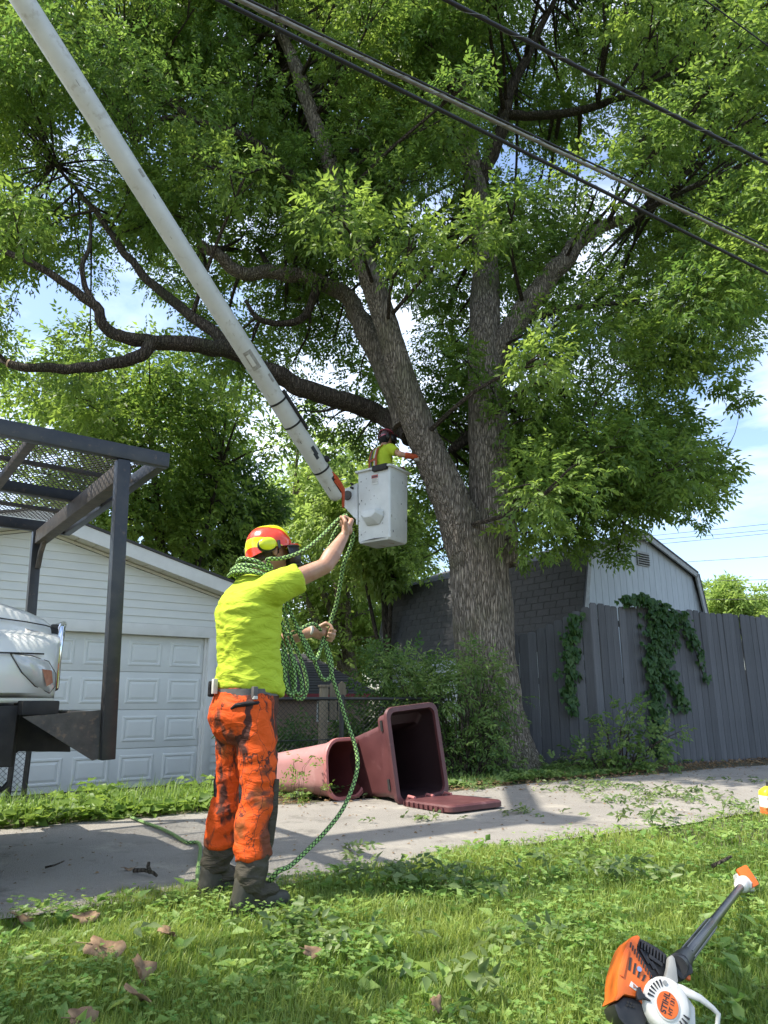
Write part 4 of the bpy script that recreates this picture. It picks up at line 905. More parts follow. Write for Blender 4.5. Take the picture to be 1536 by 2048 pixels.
    mb = MB(); mb.bbox((-1.05, .16, .60), (-.60, .62, .90)); mb.bbox((-.95, .3, .40), (-.72, .52, .62)); mb.tube([(-.70, .2, .62), (-.72, .22, .46), (-.78, .3, .42)], .05, 8); mb.tube([(-.66, .34, .60), (-.64, .33, .50), (-.60, .33, .47), (-.57, .33, .50)], .016, 8); mb.bbox((-.90, .62, .36), (-.74, 1.6, .55)); mb.tube([(-.82, .2, .36), (-.82, .9, .36)], .05, 10); mb.prism([(-1.0, .86), (-.28, .84), (-.25, .64), (-.52, .655), (-.60, .59), (-.68, .64), (-1.0, .60)], .03, o=(0, .42, 0)); mb.build('underbody', 'chassis_black', g, bevel=.012)
    # hood
    def ring(x, W1, W2, zt, zb=.935):
        pr = [(0, zb), (W1*.9, zb), (W1*.98, zb+.03), (W1, zb+.12), (W1*.985, 1.16), (W1*.93, 1.235), (W1*.5+W2*.5, 1.275), (W2, 1.31), (W2*.985, zt-.13), (W2*.93, zt-.05), (W2*.75, zt-.012), (W2*.4, zt), (0, zt+.004)]
        pts = [V(x+dx_(x, y), 1.145-y, z) for y, z in pr]+[V(x+dx_(x, y), 1.145+y, z) for y, z in pr[-2:0:-1]]
        return pts
    def dx_(x, y): return -.13*(y/1.0)**2*max(0, min(1, (x+1.0)/.7))
    st = [(-2.05, 1.07, .86, 1.66), (-1.6, 1.07, .84, 1.63), (-1.1, 1.06, .80, 1.57), (-.75, 1.03, .76, 1.505), (-.52, .98, .71, 1.455), (-.40, .93, .66, 1.415), (-.335, .87, .61, 1.37), (-.305, .82, .56, 1.33)]
    hood = MB().loft([ring(*s) for s in st]).build('hood', 'truck_white', g, True, angle=50)
    # hood seam lines and lower lip
    for zz, off in ((1.335, .002),):
        m = MB()
        for s in (1, -1): m.tube([V(x+dx_(x, W2), 1.145-s*(W2+.004), 1.33+(zt-1.33)*.25+.0) for x, W1, W2, zt in st[:-1]], .004, 5)
        m.build('hood_seam', 'chassis_black', hood)
    m = MB()
    for s in (1, -1): m.tube([V(x+dx_(x, W1), 1.145-s*(W1+.002), 1.17+(x+.5)*.02) for x, W1, W2, zt in st[:-2]], .0045, 5)
    m.build('fender_seam', 'chassis_black', hood)
    m = MB()
    for s in (1, -1): m.tube([V(x+dx_(x, W1*.97)-.01, 1.145-s*(W1*.965), .925) for x, W1, W2, zt in st], .014, 8)
    m.build('lower_lip', 'soffit_cream', hood, True)
    # grille with chrome surround
    G = [V(-.29, 1.145+y, z) for y, z in ((-.56, 1.0), (-.62, 1.20), (-.585, 1.345), (-.42, 1.385), (.42, 1.385), (.585, 1.345), (.62, 1.20), (.56, 1.0))]
    G = [V(p.x-.10*((p.y-1.145)/.6)**2+.03, p.y, p.z) for p in G]
    gr = MB(); ce = V(-.30, 1.145, 1.18); gr.add([p for p in G]+[p-V(.05, 0, 0) for p in G], [tuple(range(8)), tuple(range(15, 7, -1))]+[(i, 8+i, 8+(i+1) % 8, (i+1) % 8) for i in range(8)])
    gri = gr.build('grille', 'chassis_black', g)
    MB().tube([p+V(.012, 0, 0) for p in G]+[G[0]+V(.012, 0, 0)], .022, 10).build('chrome_surround', 'chrome', gri, True)
    for k in range(5):
        z = 1.05+k*.065; MB().bar((-.272, .82, z), (-.272, 1.47, z), .015, .028).build('grille_bar', 'chrome', gri, bevel=.004)
    # headlights
    for s in (1, -1):
        def hp(x, z, o=.0):
            W1 = float(np.interp(x, [a[0] for a in st], [a[1] for a in st])); f = W1*float(np.interp(z, [.935, 1.055, 1.16, 1.235], [.965, 1.0, .985, .93])); return V(x+dx_(x, f)+o*.3, 1.145-s*(f+o), z)
        out_ = [(-.60, 1.165), (-.48, 1.16), (-.37, 1.135), (-.315, 1.07), (-.312, 1.0), (-.34, .965), (-.43, 1.0), (-.52, 1.07)]
        c = hp(-.42, 1.075, .03); A = [hp(x, z, .004) for x, z in out_]; B = [hp(x, z, .018).lerp(c, .12) for x, z in out_]
        m = MB(); m.loft([A, B], cap=False); n = len(out_); b = m.add([c], []); m.f += [(n+i, n+(i+1) % n, b) for i in range(n)]
        hl = m.build('headlight', 'lamp_lens', g, True, angle=60)
        q = [(-.42, 1.09), (-.36, 1.085), (-.345, 1.02), (-.38, 1.0)]; m = MB(); m.add([hp(x, z, .034) for x, z in q], [(0, 1, 2, 3)]); m.build('turn_signal', 'lamp_amber', hl)
        MB().tube([hp(x, z, .004) for x, z in out_+out_[:1]], .0035, 6).build('lamp_bezel', 'steel_dirty', hl, True)
    # wheels
    for x, y in ((-1.28, .2), (-1.28, 2.09), (-6.2, .25), (-6.2, 2.04)):
        M = Matrix.Rotation(R(90), 3, 'X'); w_ = empty('wheel', (x, y, .5)); w_.parent = g
        prof = [(.27, -.13), (.40, -.145), (.485, -.12), (.5, -.06), (.5, .06), (.485, .12), (.40, .145), (.27, .13)]
        m = MB(); m.loft([[V(r*math.cos(a), yy, r*math.sin(a)) for a in [2*math.pi*k/36 for k in range(36)]] for r, yy in prof], cap=False); m.build('tyre', 'rubber', w_, True)
        m = MB(); m.loft([[V(r*math.cos(a), yy, r*math.sin(a)) for a in [2*math.pi*k/24 for k in range(24)]] for r, yy in ((.275, -.1), (.2, -.03), (.1, -.06), (.02, -.07), (.02, .07), (.275, .1))]); m.build('rim', 'steel_dirty', w_, True)
    # cab and body behind the hood (left of the picture)
    cab = MB().prism([(-2.06, .9), (-2.06, 1.62), (-2.35, 2.42), (-2.55, 2.5), (-3.7, 2.5), (-3.75, .8), (-2.5, .8)], 2.1, o=(0, .1, 0)).build('cab', 'truck_white', g, bevel=.05, seg=3)
    m = MB(); m.add([(-2.075, .3, 1.68), (-2.075, 2.0, 1.68), (-2.325, 1.95, 2.36), (-2.325, .35, 2.36)], [(0, 1, 2, 3)]); m.build('windshield', 'window_glass', cab)
    for y in (.092, 2.208): m = MB(); m.add([(-2.35, y, 1.66), (-3.4, y, 1.66), (-3.4, y, 2.3), (-2.55, y, 2.3)], [(0, 1, 2, 3)]); m.build('side_window', 'window_glass', cab)
    MB().bbox((-7.4, .08, .95), (-3.95, 2.2, 1.7)).build('utility_body', 'truck_white', g, bevel=.03)
    # boom
    pt = atY(*BOOM_A, 5.87); pe = atY(*BOOM_B, 10.2); Mi = g.matrix_world.inverted()
    Mi = (Matrix.Translation(TR) @ Matrix.Rotation(R(36.87), 4, 'Z')).inverted()
    d = (pe-pt).normalized(); elbow = pt-d*1.5; turret = V(-5.2, 1.15, 1.7)
    a, b = Mi @ elbow, Mi @ pe; LN = (b-a).length; u = (b-a).normalized()
    rad = lambda s: .124+.004*s/LN
    boom = MB(); ss = [k/24*LN for k in range(25)]; boom.tube([a+u*s for s in ss], [rad(s) for s in ss], 32)
    bo = boom.build('upper_boom', 'fiberglass', g, True)
    MB().tube([b, b+u*.05, b+u*.08], [rad(LN), rad(LN)*.97, rad(LN)*.8], 32).build('boom_cap', 'fiberglass', bo, True)
    cam_l = Mi @ V(0, 0, EYE)
    def ontube(s, ang, lift=0):
        c = a+u*s; tocam = (cam_l-c); tocam -= u*tocam.dot(u); tocam.normalize(); side = u.cross(tocam)
        return c+(tocam*math.cos(ang)+side*math.sin(ang))*(rad(s)+lift)
    def patch(n, s0, s1, a0, a1, m_, lift=.002, N=6):
        m = MB(); k = [[ontube(s0+(s1-s0)*i/2, a0+(a1-a0)*j/N, lift) for j in range(N+1)] for i in range(3)]
        m.add([p for r in k for p in r], [(i*(N+1)+j, i*(N+1)+j+1, (i+1)*(N+1)+j+1, (i+1)*(N+1)+j) for i in range(2) for j in range(N)]); return m.build(n, m_, bo, True)
    def spx(py):
        r = _ray(BOOM_A[0]+(py/985)*(BOOM_B[0]-BOOM_A[0]), py); # parameter along the boom for a picture row
        best = min(range(2000), key=lambda k: abs(_rowof(elbow+d*(k/2000*LN))-py)); return best/2000*LN
    def _rowof(p): q = p-V(0, 0, EYE); dp = q.y*CP+q.z*SP; return 1e6 if dp < .2 else 1024-FPX*(q.z*CP-q.y*SP)/dp
    for py in (802, 848, 938):
        s = spx(py); MB().tube([a+u*(s-.014), a+u*(s+.014)], rad(s)+.006, 32).build('strap', 'chassis_black', bo, True)
    s0, s1 = spx(790), spx(868); MB().bar(ontube(s0, -1.35, .02), ontube(s1, -1.35, .02), .03, .05).build('hose_cover', 'chassis_black', bo, bevel=.006)
    s = spx(928); MB().ell(ontube(s, -1.45, .02), (.05, .05, .05)).build('strap_buckle', 'chassis_black', bo, True)
    patch('decal', spx(700), spx(735), -.5, .45, 'decal_grey'); patch('decal', spx(706), spx(728), -.12, .30, 'decal_white', .004)
    patch('decal', spx(752), spx(768), -1.0, -.65, 'decal_grey'); patch('decal', spx(893), spx(910), -.75, -.3, 'decal_dark'); patch('decal', spx(346), spx(362), -.95, -.6, 'decal_grey')
    for py_, a_, w_, h_ in ((470, .2, .05, 5), (395, -.6, .04, 9), (560, .5, .05, 4), (640, -.3, .06, 3), (662, .15, .03, 6), (875, .3, .07, 5), (862, -.1, .05, 3), (930, .1, .06, 6), (965, .4, .07, 8), (780, .55, .05, 6), (250, .35, .04, 7), (165, -.2, .03, 12)): patch('paint_chip', spx(py_), spx(py_+h_), a_, a_+w_, 'decal_dark' if py_ % 2 else 'decal_grey', .0015, 2)
    patch('decal', spx(904), spx(916), -.55, -.15, 'decal_dark')
    # hose slot and hydraulic hoses at the tip
    patch('hose_slot', spx(955), spx(1002)-.0, -1.2, -.45, 'chassis_black', .003)
    s0, s1 = spx(950), LN
    for k in range(5):
        an = -1.15+k*.15; MB().tube([ontube(s0+.04*k, an, -.005), ontube(s0+(s1-s0)*.3, an, .018), ontube(s0+(s1-s0)*.7, an-.05, .02), ontube(s1, an-.1, .01)+V(0, 0, 0), b+u*.16+ontube(s1, an)*.35-(a+u*s1)*.35-V(0, 0, .1)], .014, 8).build('hydraulic_hose', 'hose_orange', bo, True)
    # lower boom, elbow, turret
    MB().tube([a-u*.25, a+u*.4], .19, 24).build('boom_collar', 'truck_white', bo, True)
    MB().bar(turret+V(0, 0, .5), a, .32, .36).build('lower_boom', 'truck_white', g, bevel=.03)
    MB().tube([a-u.cross(V(0, 0, 1)).normalized()*.32, a+u.cross(V(0, 0, 1)).normalized()*.32], .26, 24).build('elbow_joint', 'truck_white', g, True)
    MB().tube([turret-V(0, 0, .02), turret+V(0, 0, .25), turret+V(0, 0, .3), turret+V(0, 0, .75)], [.45, .45, .3, .28], 24).build('turret', 'truck_white', g, True)
    return g
truck()

BK = atY(780, 1077, 9.95); BKR = R(-35); BKM = Matrix.Translation(BK) @ Matrix.Rotation(BKR, 4, 'Z')
def bucket():
    g = empty('lift_bucket', BK, BKR); tag(g, 'scuffed white lift bucket held by the boom beside the trunk', 'bucket')
    w_, d_, h = .60, .50, 1.12
    def rr(x0, x1, y0, y1, z, c=.035):
        pts = []
        for cx, cy, a0 in ((x1-c, y1-c, 0), (x0+c, y1-c, 90), (x0+c, y0+c, 180), (x1-c, y0+c, 270)):
            for k in range(4): a = R(a0+k*30); pts.append(V(cx+c*math.cos(a), cy+c*math.sin(a), z))
        return pts
    def ring(z, e): return rr(-w_-e, e, -e, d_+e, z)
    rings = [ring(0, -.03), ring(.03, -.012), ring(h-.03, 0), ring(h-.028, .035), ring(h, .038), ring(h, .005), ring(h-.03, -.02), ring(.04, -.03)]
    m = MB(); m.loft(rings); m.build('shell', 'bucket_white', g, True, angle=35)
    # moulded step pocket on the left face
    A = [(-.46, .47), (-.16, .47), (-.11, .43), (-.11, .35), (-.19, .24), (-.40, .24), (-.49, .36), (-.49, .43)]
    B = [(-.42, .43), (-.20, .43), (-.17, .41), (-.17, .38), (-.25, .33), (-.38, .33), (-.43, .38), (-.43, .41)]
    pl = MB().prism(A, .012, o=(0, -.012, 0)).build('step_flange', 'bucket_white', g, bevel=.004)
    m = MB(); m.loft([[V(x, -.012, z) for x, z in A], [V(x*.96-.012, -.03, z) for x, z in [(a[0], a[1]*.96+.014) for a in A]], [V(x, -.13, z+.01) for x, z in B]]); m.build('step_pocket', 'bucket_white', g, bevel=.008)
    MB().bbox((-.33, -.006, .86), (-.21, -.001, 1.01)).build('warning_label', 'decal_white', g); MB().bbox((-.328, -.009, .955), (-.212, -.006, 1.005)).build('label_band', 'decal_red', g); MB().bbox((-.32, -.0085, .968), (-.22, -.0095, .985)).build('label_text_line', 'decal_dark', g)
    for k in range(4): MB().bbox((-.32, -.009, .94-k*.018), (-.23+.01*(k % 2), -.006, .947-k*.018)).build('label_text_line', 'decal_grey', g)
    MB().bbox((-.29, -.055, h-.07), (-.03, .02, h+.018)).build('rim_pad', 'chassis_black', g, bevel=.012)
    MB().prism([(-.52, .02), (-.05, .03), (-.3, .04)], .006, o=(0, -.002, 0)).build('scuff', 'decal_dark', g)
    rs = random.Random(4)
    for k in range(14):
        x, z, w2, h2 = rs.uniform(-.57, -.03), rs.uniform(.05, 1.02), rs.uniform(.006, .03), rs.uniform(.006, .05); MB().bbox((x, -.0035, z), (x+w2*.6, -.0005, z+h2*.6)).build('scuff', rs.choice(('decal_dark', 'decal_grey')), g)
    for k in range(9):
        y, z = rs.uniform(.03, .46), rs.uniform(.05, 1.0); MB().bbox((.0005, y, z), (.0035, y+rs.uniform(.004, .012), z+rs.uniform(.01, .05))).build('scuff', rs.choice(('decal_dark', 'decal_grey')), g)
    # mounting bracket towards the boom
    M = Matrix.Rotation(R(90), 3, 'Z')
    for y in (.03, .40):
        MB().prism([(-.58, .95), (-.83, .9), (-.84, .62), (-.60, .38), (-.60, .30), (-.57, .30)], .025, o=(-.04, y, 0)).build('bracket_plate', 'bucket_white', g, bevel=.006)
    MB().tube([(-.80, .0, .78), (-.80, .46, .78)], .075, 16).build('pivot_pin', 'steel_dirty', g, True)
    MB().bbox((-.66, .05, .40), (-.605, .42, .92)).build('back_plate', 'steel_dirty', g, bevel=.01)
    for z in (.86, .80): MB().tube([(-.70, -.03, z+.08), (-.70, .02, z+.08)], .018, 8).build('bolt', 'chassis_black', g)
bucket()
# ------------------------------------------------------------------ people
def m_skin(name, c):
    m, t, b = newmat(name); co = coords(t); col = mixc(t, ramp(t, noise(t, co, 18, 5), .35, .7), c, (c[0]*.86, c[1]*.72, c[2]*.66)); t.links.new(col, b.inputs['Base Color'])
    b.inputs['Roughness'].default_value = .5; b.inputs['Subsurface Weight'].default_value = .12; b.inputs['Subsurface Radius'].default_value = (.01, .004, .002); bump(t, b, noise(t, co, 160, 4), .15, .002)
m_skin('skin', (.45, .265, .175))
mat('hair', (.025, .014, .009), (.06, .035, .02), 60, .6, bs=.6, bscale=90)
def m_cloth(name, c1, c2, s=3, rough=.8, wr=.5):
    m, t, b = newmat(name); co = coords(t); col = mixc(t, ramp(t, noise(t, co, s, 4), .35, .7), c1, c2); t.links.new(col, b.inputs['Base Color']); b.inputs['Roughness'].default_value = rough; b.inputs['Specular IOR Level'].default_value = .2
    h = nd(t, 'ShaderNodeMath', {0: noise(t, coords(t, (1, 1, 2.4)), 9, 3, .5, 1.2), 1: nd(t, 'ShaderNodeMath', {0: noise(t, co, 420, 2), 1: .06}, operation='MULTIPLY').outputs[0]}, operation='ADD'); bump(t, b, h.outputs[0], wr, .03)
m_cloth('hi_vis', (.47, .58, .045), (.42, .53, .035), 3, .75, .45)
m_cloth('gaiter_cloth', (.055, .048, .036), (.085, .075, .055), 8, .8, .7)
m_cloth('black_cloth', (.014, .014, .016), (.03, .03, .032), 8, .7)
mat('boot_leather', (.035, .034, .026), (.065, .06, .045), 14, .65, bs=.3, bscale=50)
mat('belt_grey', (.10, .095, .09), (.14, .13, .12), 30, .7)
mat('tape_white', (.62, .60, .55), (.5, .48, .44), 30, .6)
def m_camo():
    m, t, b = newmat('orange_camo'); co = coords(t, (1, 1, .7)); ds = nd(t, 'ShaderNodeTexNoise', {'Vector': co, 'Scale': 7, 'Detail': 4})
    wv = nd(t, 'ShaderNodeMix', data_type='VECTOR'); wv.inputs[0].default_value = .16; t.links.new(co, wv.inputs[4]); t.links.new(ds.outputs['Color'], wv.inputs[5])
    c = mixc(t, ramp(t, noise(t, co, 2.6, 3), .42, .62), (.74, .098, .012), (.60, .075, .011))
    def twig(scale, th, rot, col, c, s2=(1, 1, .45)):
        mp = nd(t, 'ShaderNodeMapping', {0: wv.outputs[1], 'Rotation': rot, 'Scale': s2}); vo = nd(t, 'ShaderNodeTexVoronoi', {'Vector': mp.outputs[0], 'Scale': scale}, feature='DISTANCE_TO_EDGE'); return mixc(t, ramp(t, vo.outputs[0], th*.5, th, (1, 1, 1), (0, 0, 0)), c, col)
    big = ramp(t, noise(t, co, 4.2, 5, .6, .6), .505, .56); c = mixc(t, big, c, (.17, .05, .025))
    c = mixc(t, ramp(t, noise(t, nd(t, 'ShaderNodeMapping', {0: co, 'Location': (3, 1, 7)}).outputs[0], 4.0, 5, .6), .56, .62), c, (.33, .09, .025))
    mask = ramp(t, noise(t, nd(t, 'ShaderNodeMapping', {0: co, 'Location': (9, 4, 2)}).outputs[0], 4, 3), .40, .44)
    c2 = twig(7, .013, (.3, .5, .2), (.10, .03, .02), c, (1, 1, .35)); c2 = twig(17, .012, (.7, -.4, .9), (.13, .035, .02), c2); c = mixc(t, mask, c, c2)
    br_ = ramp(t, noise(t, nd(t, 'ShaderNodeMapping', {0: wv.outputs[1], 'Rotation': (.5, .7, 0), 'Scale': (7, 2.2, 1.2), 'Location': (2, 5, 1)}).outputs[0], 1.6, 3, .5), .565, .60); c = mixc(t, br_, c, (.075, .028, .02))
    t.links.new(c, b.inputs['Base Color']); b.inputs['Roughness'].default_value = .75; b.inputs['Specular IOR Level'].default_value = .25; bump(t, b, noise(t, coords(t, (1, 1, 2)), 9, 3, .5, 1.0), .45, .03)
m_camo()
def hand(mb, wrist, d, palm, thumb, curl=(60, 75, 45), s=1.0, tc=.6):
    """palm block, four curled fingers of unequal length and a thumb leaving the side; d: forearm direction, palm: normal of the palm, thumb: side of the thumb"""
    d = Vector(d).normalized(); palm = Vector(palm); palm = (palm-d*palm.dot(d)).normalized(); sd_ = d.cross(palm); sd_ = sd_ if sd_.dot(Vector(thumb)) > 0 else -sd_
    w_ = Vector(wrist); kn = w_+d*.095*s
    for k in range(4): o = sd_*(.030-.020*k)*s; mb.capsule(w_+o*.7+d*.015*s, kn+o-palm*.002, .017*s, .014*s, 10)
    mb.ell(w_+d*.05*s, (.03*s, .03*s, .03*s))
    ln = ((.040, .026, .020), (.044, .029, .021), (.041, .027, .020), (.032, .021, .018))
    for k in range(4):
        p = kn+sd_*(.030-.020*k)*s; dr = d.copy(); ax = d.cross(palm)
        for L_, a, r in zip(ln[k], curl, (.0095, .0088, .0078)):
            dr = Matrix.Rotation(R(a), 3, ax) @ dr
            if dr.dot(palm) < -.2 and a == curl[0]: dr = Matrix.Rotation(R(-2*a), 3, ax) @ dr
            q = p+dr*L_*s; mb.capsule(p, q, r*s, r*.93*s, 8); p = q
    t0 = w_+d*.025*s+sd_*.028*s; t1 = t0+(sd_*.8+d*.6+palm*.5).normalized()*.045*s; t2 = t1+(d*.75+palm*tc-sd_*.25).normalized()*.034*s; t3 = t2+(d*.4+palm*tc-sd_*.7).normalized()*.026*s
    G_ = kn-d*.012*s+palm*.026*s
    mb.capsule(t0, t1, .015*s, .012*s, 8); mb.capsule(t1, t2, .0115*s, .0105*s, 8); mb.capsule(t2, t3, .0105*s, .009*s, 8); return G_, sd_
def head(mb, c, yaw=0, pitch=0, s=1.0):
    M = Matrix.Rotation(yaw, 3, 'Z') @ Matrix.Rotation(-pitch, 3, 'Y'); c = Vector(c)
    E = lambda p, r: mb.ell(c+M @ (Vector(p)*s), [x*s for x in r], M)
    E((-.005, 0, .03), (.098, .077, .095)); E((.02, 0, -.035), (.075, .062, .085)); E((.055, 0, -.085), (.034, .036, .03)); E((.095, 0, -.022), (.018, .013, .026)); E((.082, 0, .012), (.014, .05, .012))
    for y in (1, -1): E((.0, y*.078, -.012), (.018, .010, .032)); E((.086, y*.03, -.058), (.008, .016, .006))
def superring(cx, cy, z, dx, dy, n=28, p=2.3):
    o = []
    for k in range(n):
        a = 2*math.pi*k/n; c_, s_ = math.cos(a), math.sin(a); o.append(V(cx+dx*math.copysign(abs(c_)**(2/p), c_), cy+dy*math.copysign(abs(s_)**(2/p), s_), z))
    return o
def wrinkle(amp, sc_, seed, stretch=(1, 1, 1)):
    def f(p):
        q = Vector((p.x*stretch[0], p.y*stretch[1], p.z*stretch[2]))*sc_+Vector((seed, seed*2, 0)); q += mnoise.noise_vector(q*.6)*.5; return amp*(1-2*abs(mnoise.noise(q)))*.6+amp*.5*mnoise.noise(q*2.1)
    return f

MSC = .972; RM, LM = atZ(499, 1828, 0), atZ(436, 1785, 0); MO = (RM+LM)/2; MRZ = R(38); MF, MLf = V(math.cos(MRZ), math.sin(MRZ), 0), V(-math.sin(MRZ), math.cos(MRZ), 0)
def mloc(px, py, y):
    """body-local point seen at a pixel, on the plane local y"""
    r = _ray(px, py); o = MO+MLf*y*MSC; det = r.x*(-MF.y)+MF.x*r.y; t = (o.x*(-MF.y)+MF.x*o.y)/det; a = (r.x*o.y-r.y*o.x)/det*-1
    p = V(0, 0, EYE)+r*t; q = p-MO; return V(q.dot(MF), q.dot(MLf), p.z)/MSC
GRIP = {}
def man():
    g = empty('person', (MO.x, MO.y, 0), MRZ); g.scale = (MSC,)*3; tag(g, 'worker in yellow shirt, orange camouflage trousers and helmet, raising a green rope', 'person')
    RA, LA = V(-.02, -.205, .09), V(-.005, .20, .09)
    HIPR, HIPL = V(.02, -.10, .92), V(.02, .10, .92); KR, KL = V(.03, -.165, .50), V(.045, .15, .50)
    SR, SL = V(.06, -.195, 1.525), V(.045, .20, 1.50)
    ER = mloc(650, 1132, -.27); WR = mloc(688, 1072, -.22); FR = mloc(706, 1040, -.20)
    EL = V(.22, .26, 1.25); WL = mloc(628, 1262, .12); FLh = mloc(652, 1268, .11)
    # body
    mb = MB()
    mb.loft([superring(x, 0, z, a, b) for z, x, a, b in ((.86, .02, .10, .14), (1.0, .02, .11, .155), (1.15, .02, .11, .15), (1.3, .015, .12, .16), (1.45, .02, .115, .17), (1.53, .035, .085, .15), (1.58, .05, .06, .08))])
    mb.capsule((.055, 0, 1.54), (.09, 0, 1.70), .062, .056); head(mb, (.115, 0, 1.765), R(-6), R(12))
    for h, k, a in ((HIPR, KR, RA), (HIPL, KL, LA)):
        mb.capsule(h, k, .088, .058); mb.capsule(k, a, .056, .042); mb.capsule(a-V(.03, 0, .04), a+V(.15, 0, -.055), .035, .03)
    mb.capsule(SR, ER, .058, .045); 
    d = (WR-ER); mb.capsule(ER, ER+d*.35, .046, .050); mb.capsule(ER+d*.3, WR, .049, .029)
    mb.capsule(SL, EL, .056, .045); d = (WL-EL); mb.capsule(EL, EL+d*.35, .045, .047); mb.capsule(EL+d*.3, WL, .046, .029)
    dR = (FR-WR).normalized(); GRIP['R'] = hand(mb, WR-dR*.01, dR*.9+V(.1, 0, .25), V(-.75, .45, .3), V(-.2, -.4, .8), (80, 92, 62), 1.12)
    dL = (FLh-WL).normalized(); GRIP['L'] = hand(mb, WL, dL, V(.05, -.75, -.2), V(0, 0, 1), (66, 86, 55), 1.05)
    obj('body', remeshed(mb, .0062, 3, 'body'), 'skin', g, True, angle=180)
    # shirt
    mb = MB(); SS = ((.975, .04, .160, .186, -.02), (1.03, .033, .166, .19, 0), (1.14, .028, .150, .176, 0), (1.22, .018, .149, .178, 0), (1.31, .012, .156, .188, 0), (1.40, .010, .158, .196, 0), (1.47, .016, .15, .20, 0), (1.53, .03, .128, .19, 0), (1.575, .04, .10, .13, 0), (1.61, .048, .08, .09, 0))
    rings = []
    for z, x, a, b, t in SS:
        r = superring(x, 0, z, a, b, 36)
        if z < 1.1: r = [V(p.x, p.y, p.z+(.03-.24*p.x)*(1.1-z)/.125*.75) for p in r]
        rings.append(r)
    mb.loft(rings); eR = SR.lerp(ER, .47); mb.capsule(V(.03, -.12, 1.50), SR, .085, .088); mb.tube([SR-(eR-SR)*.2, SR, SR.lerp(eR, .6), eR], [.09, .09, .083, .083], 18)
    eL = SL.lerp(EL, .5); mb.capsule(V(.03, .12, 1.49), SL, .085, .085); mb.tube([SL-(eL-SL)*.2, SL, eL], [.085, .086, .08], 18)
    me = remeshed(mb, .0105, 5, 'shirt'); w1 = wrinkle(.013, 8.5, 3, (1, 1, 2.2)); 
    def shirtw(p): return w1(p)*(.45 if p.z > 1.45 else 1.0)+.004*math.sin(p.z*60+p.x*22)*max(0, min(1, (1.2-p.z)*6))
    displace(me, shirtw); sh = obj('shirt', me, 'hi_vis', g, True, angle=180)
    # trousers
    mb = MB(); mb.loft([superring(x, 0, z, a, b, 30) for z, x, a, b in ((1.04, .03, .142, .168), (.99, .022, .150, .176), (.93, .008, .160, .188), (.87, .002, .162, .196), (.80, .01, .14, .19), (.74, .02, .09, .17))])
    for h, k, a in ((HIPR, KR, RA), (HIPL, KL, LA)):
        s = -1 if h.y < 0 else 1
        mb.tube([h+V(-.005, 0, .02), h.lerp(k, .35), h.lerp(k, .72), k+V(-.004, 0, 0), k.lerp(a, .3)+V(-.02, 0, 0), k.lerp(a, .52)+V(-.012, 0, 0), k.lerp(a, .66)], [.110, .101, .089, .083, .083, .082, .086], 22)
    me = remeshed(mb, .0105, 4, 'trousers'); w2 = wrinkle(.014, 8, 11, (1, 1, 1.5))
    displace(me, lambda p: w2(p)*(1 if p.z < .8 else .6)); tr = obj('trousers', me, 'orange_camo', g, True, angle=180)
    # side panel stripes, zip pocket, belt, knee straps
    MB().loft([superring(.026, 0, z, .157, .183, 36) for z in (.975, 1.01)], cap=False).build('belt', 'belt_grey', tr, True)
    MB().bbox((-.045, -.2, .965), (-.02, -.17, 1.02)).build('belt_loop', 'belt_grey', tr, bevel=.004); MB().bbox((-.044, -.204, .958), (-.022, -.182, .974)).build('belt_tag', 'tape_white', tr, bevel=.003)
    q = [mloc(x, y, -.15) for x, y in ((458, 1418), (472, 1411), (490, 1408), (508, 1406), (526, 1403))]
    def onhip(p, off): 
        c = V(.004, 0, p.z); dr = p-c; a = math.atan2(dr.y/.196, dr.x/.162); return V(c.x+(.162+off)*math.cos(a), (.192+off)*math.sin(a), p.z)
    MB().tube([onhip(p, .006) for p in q], [.006, .011, .012, .011, .007], 8).build('pocket_zip', 'black_cloth', tr, True)
    MB().bbox((-.165, .01, .985), (-.14, .034, 1.06)).build('hip_tag', 'tape_white', tr, bevel=.004); MB().bbox((-.17, .04, .97), (-.14, .07, 1.05)).build('hip_pouch', 'black_cloth', tr, bevel=.01)
    for k, s in ((KR, -1), (KL, 1)):
        MB().tube([k+V(-.070, .045, .10), k+V(-.086, .022, .04), k+V(-.086, .004, -.02), k+V(-.078, -.02, -.04)], [.008, .016, .018, .010], 10, squash=.6).build('knee_strap', 'black_cloth', tr, True)
        mid = k+V(.034, s*.062, -.05); MB().tube([k+V(.055, s*.07, .08), mid+V(.01, 0, -.02), mid+V(-.01, .0, -.16), mid+V(-.015, 0, -.20)], [.012, .024, .026, .016], 10).build('side_panel', 'gaiter_cloth', tr, True)
    # gaiters and boots
    for k, a, tw in ((KR, RA, -12), (KL, LA, 6)):
        M = Matrix.Rotation(R(tw), 3, 'Z')
        mb = MB(); mb.tube([a.lerp(k, .42), a.lerp(k, .3), a+V(-.004, 0, .06), a+V(.0, 0, .015)], [.080, .079, .070, .066], 20); mb.ell(a+M @ V(.05, 0, -.005), (.09, .056, .04), M)
        me = remeshed(mb, .0105, 3, 'gaiter'); w3 = wrinkle(.012, 11, 5, (1, 1, 2)); displace(me, w3); obj('gaiter', me, 'gaiter_cloth', g, True, angle=180)
        mb = MB(); c = a.copy(); c.z = 0
        out_ = lambda z, e: [c+M @ V(x, y, z) for x, y in [( -.10-e, 0), (-.085-e*.8, .034), (-.04, .043+e), (.06, .047+e), (.13, .050+e), (.18, .038+e), (.205+e, 0), (.18, -.038-e), (.13, -.05-e), (.06, -.047-e), (-.04, -.043-e), (-.085-e*.8, -.034)]]
        mb.loft([out_(.0, -.004), out_(.006, .003), out_(.026, .003)]); so = mb.build('boot_sole', 'rubber', g, True)
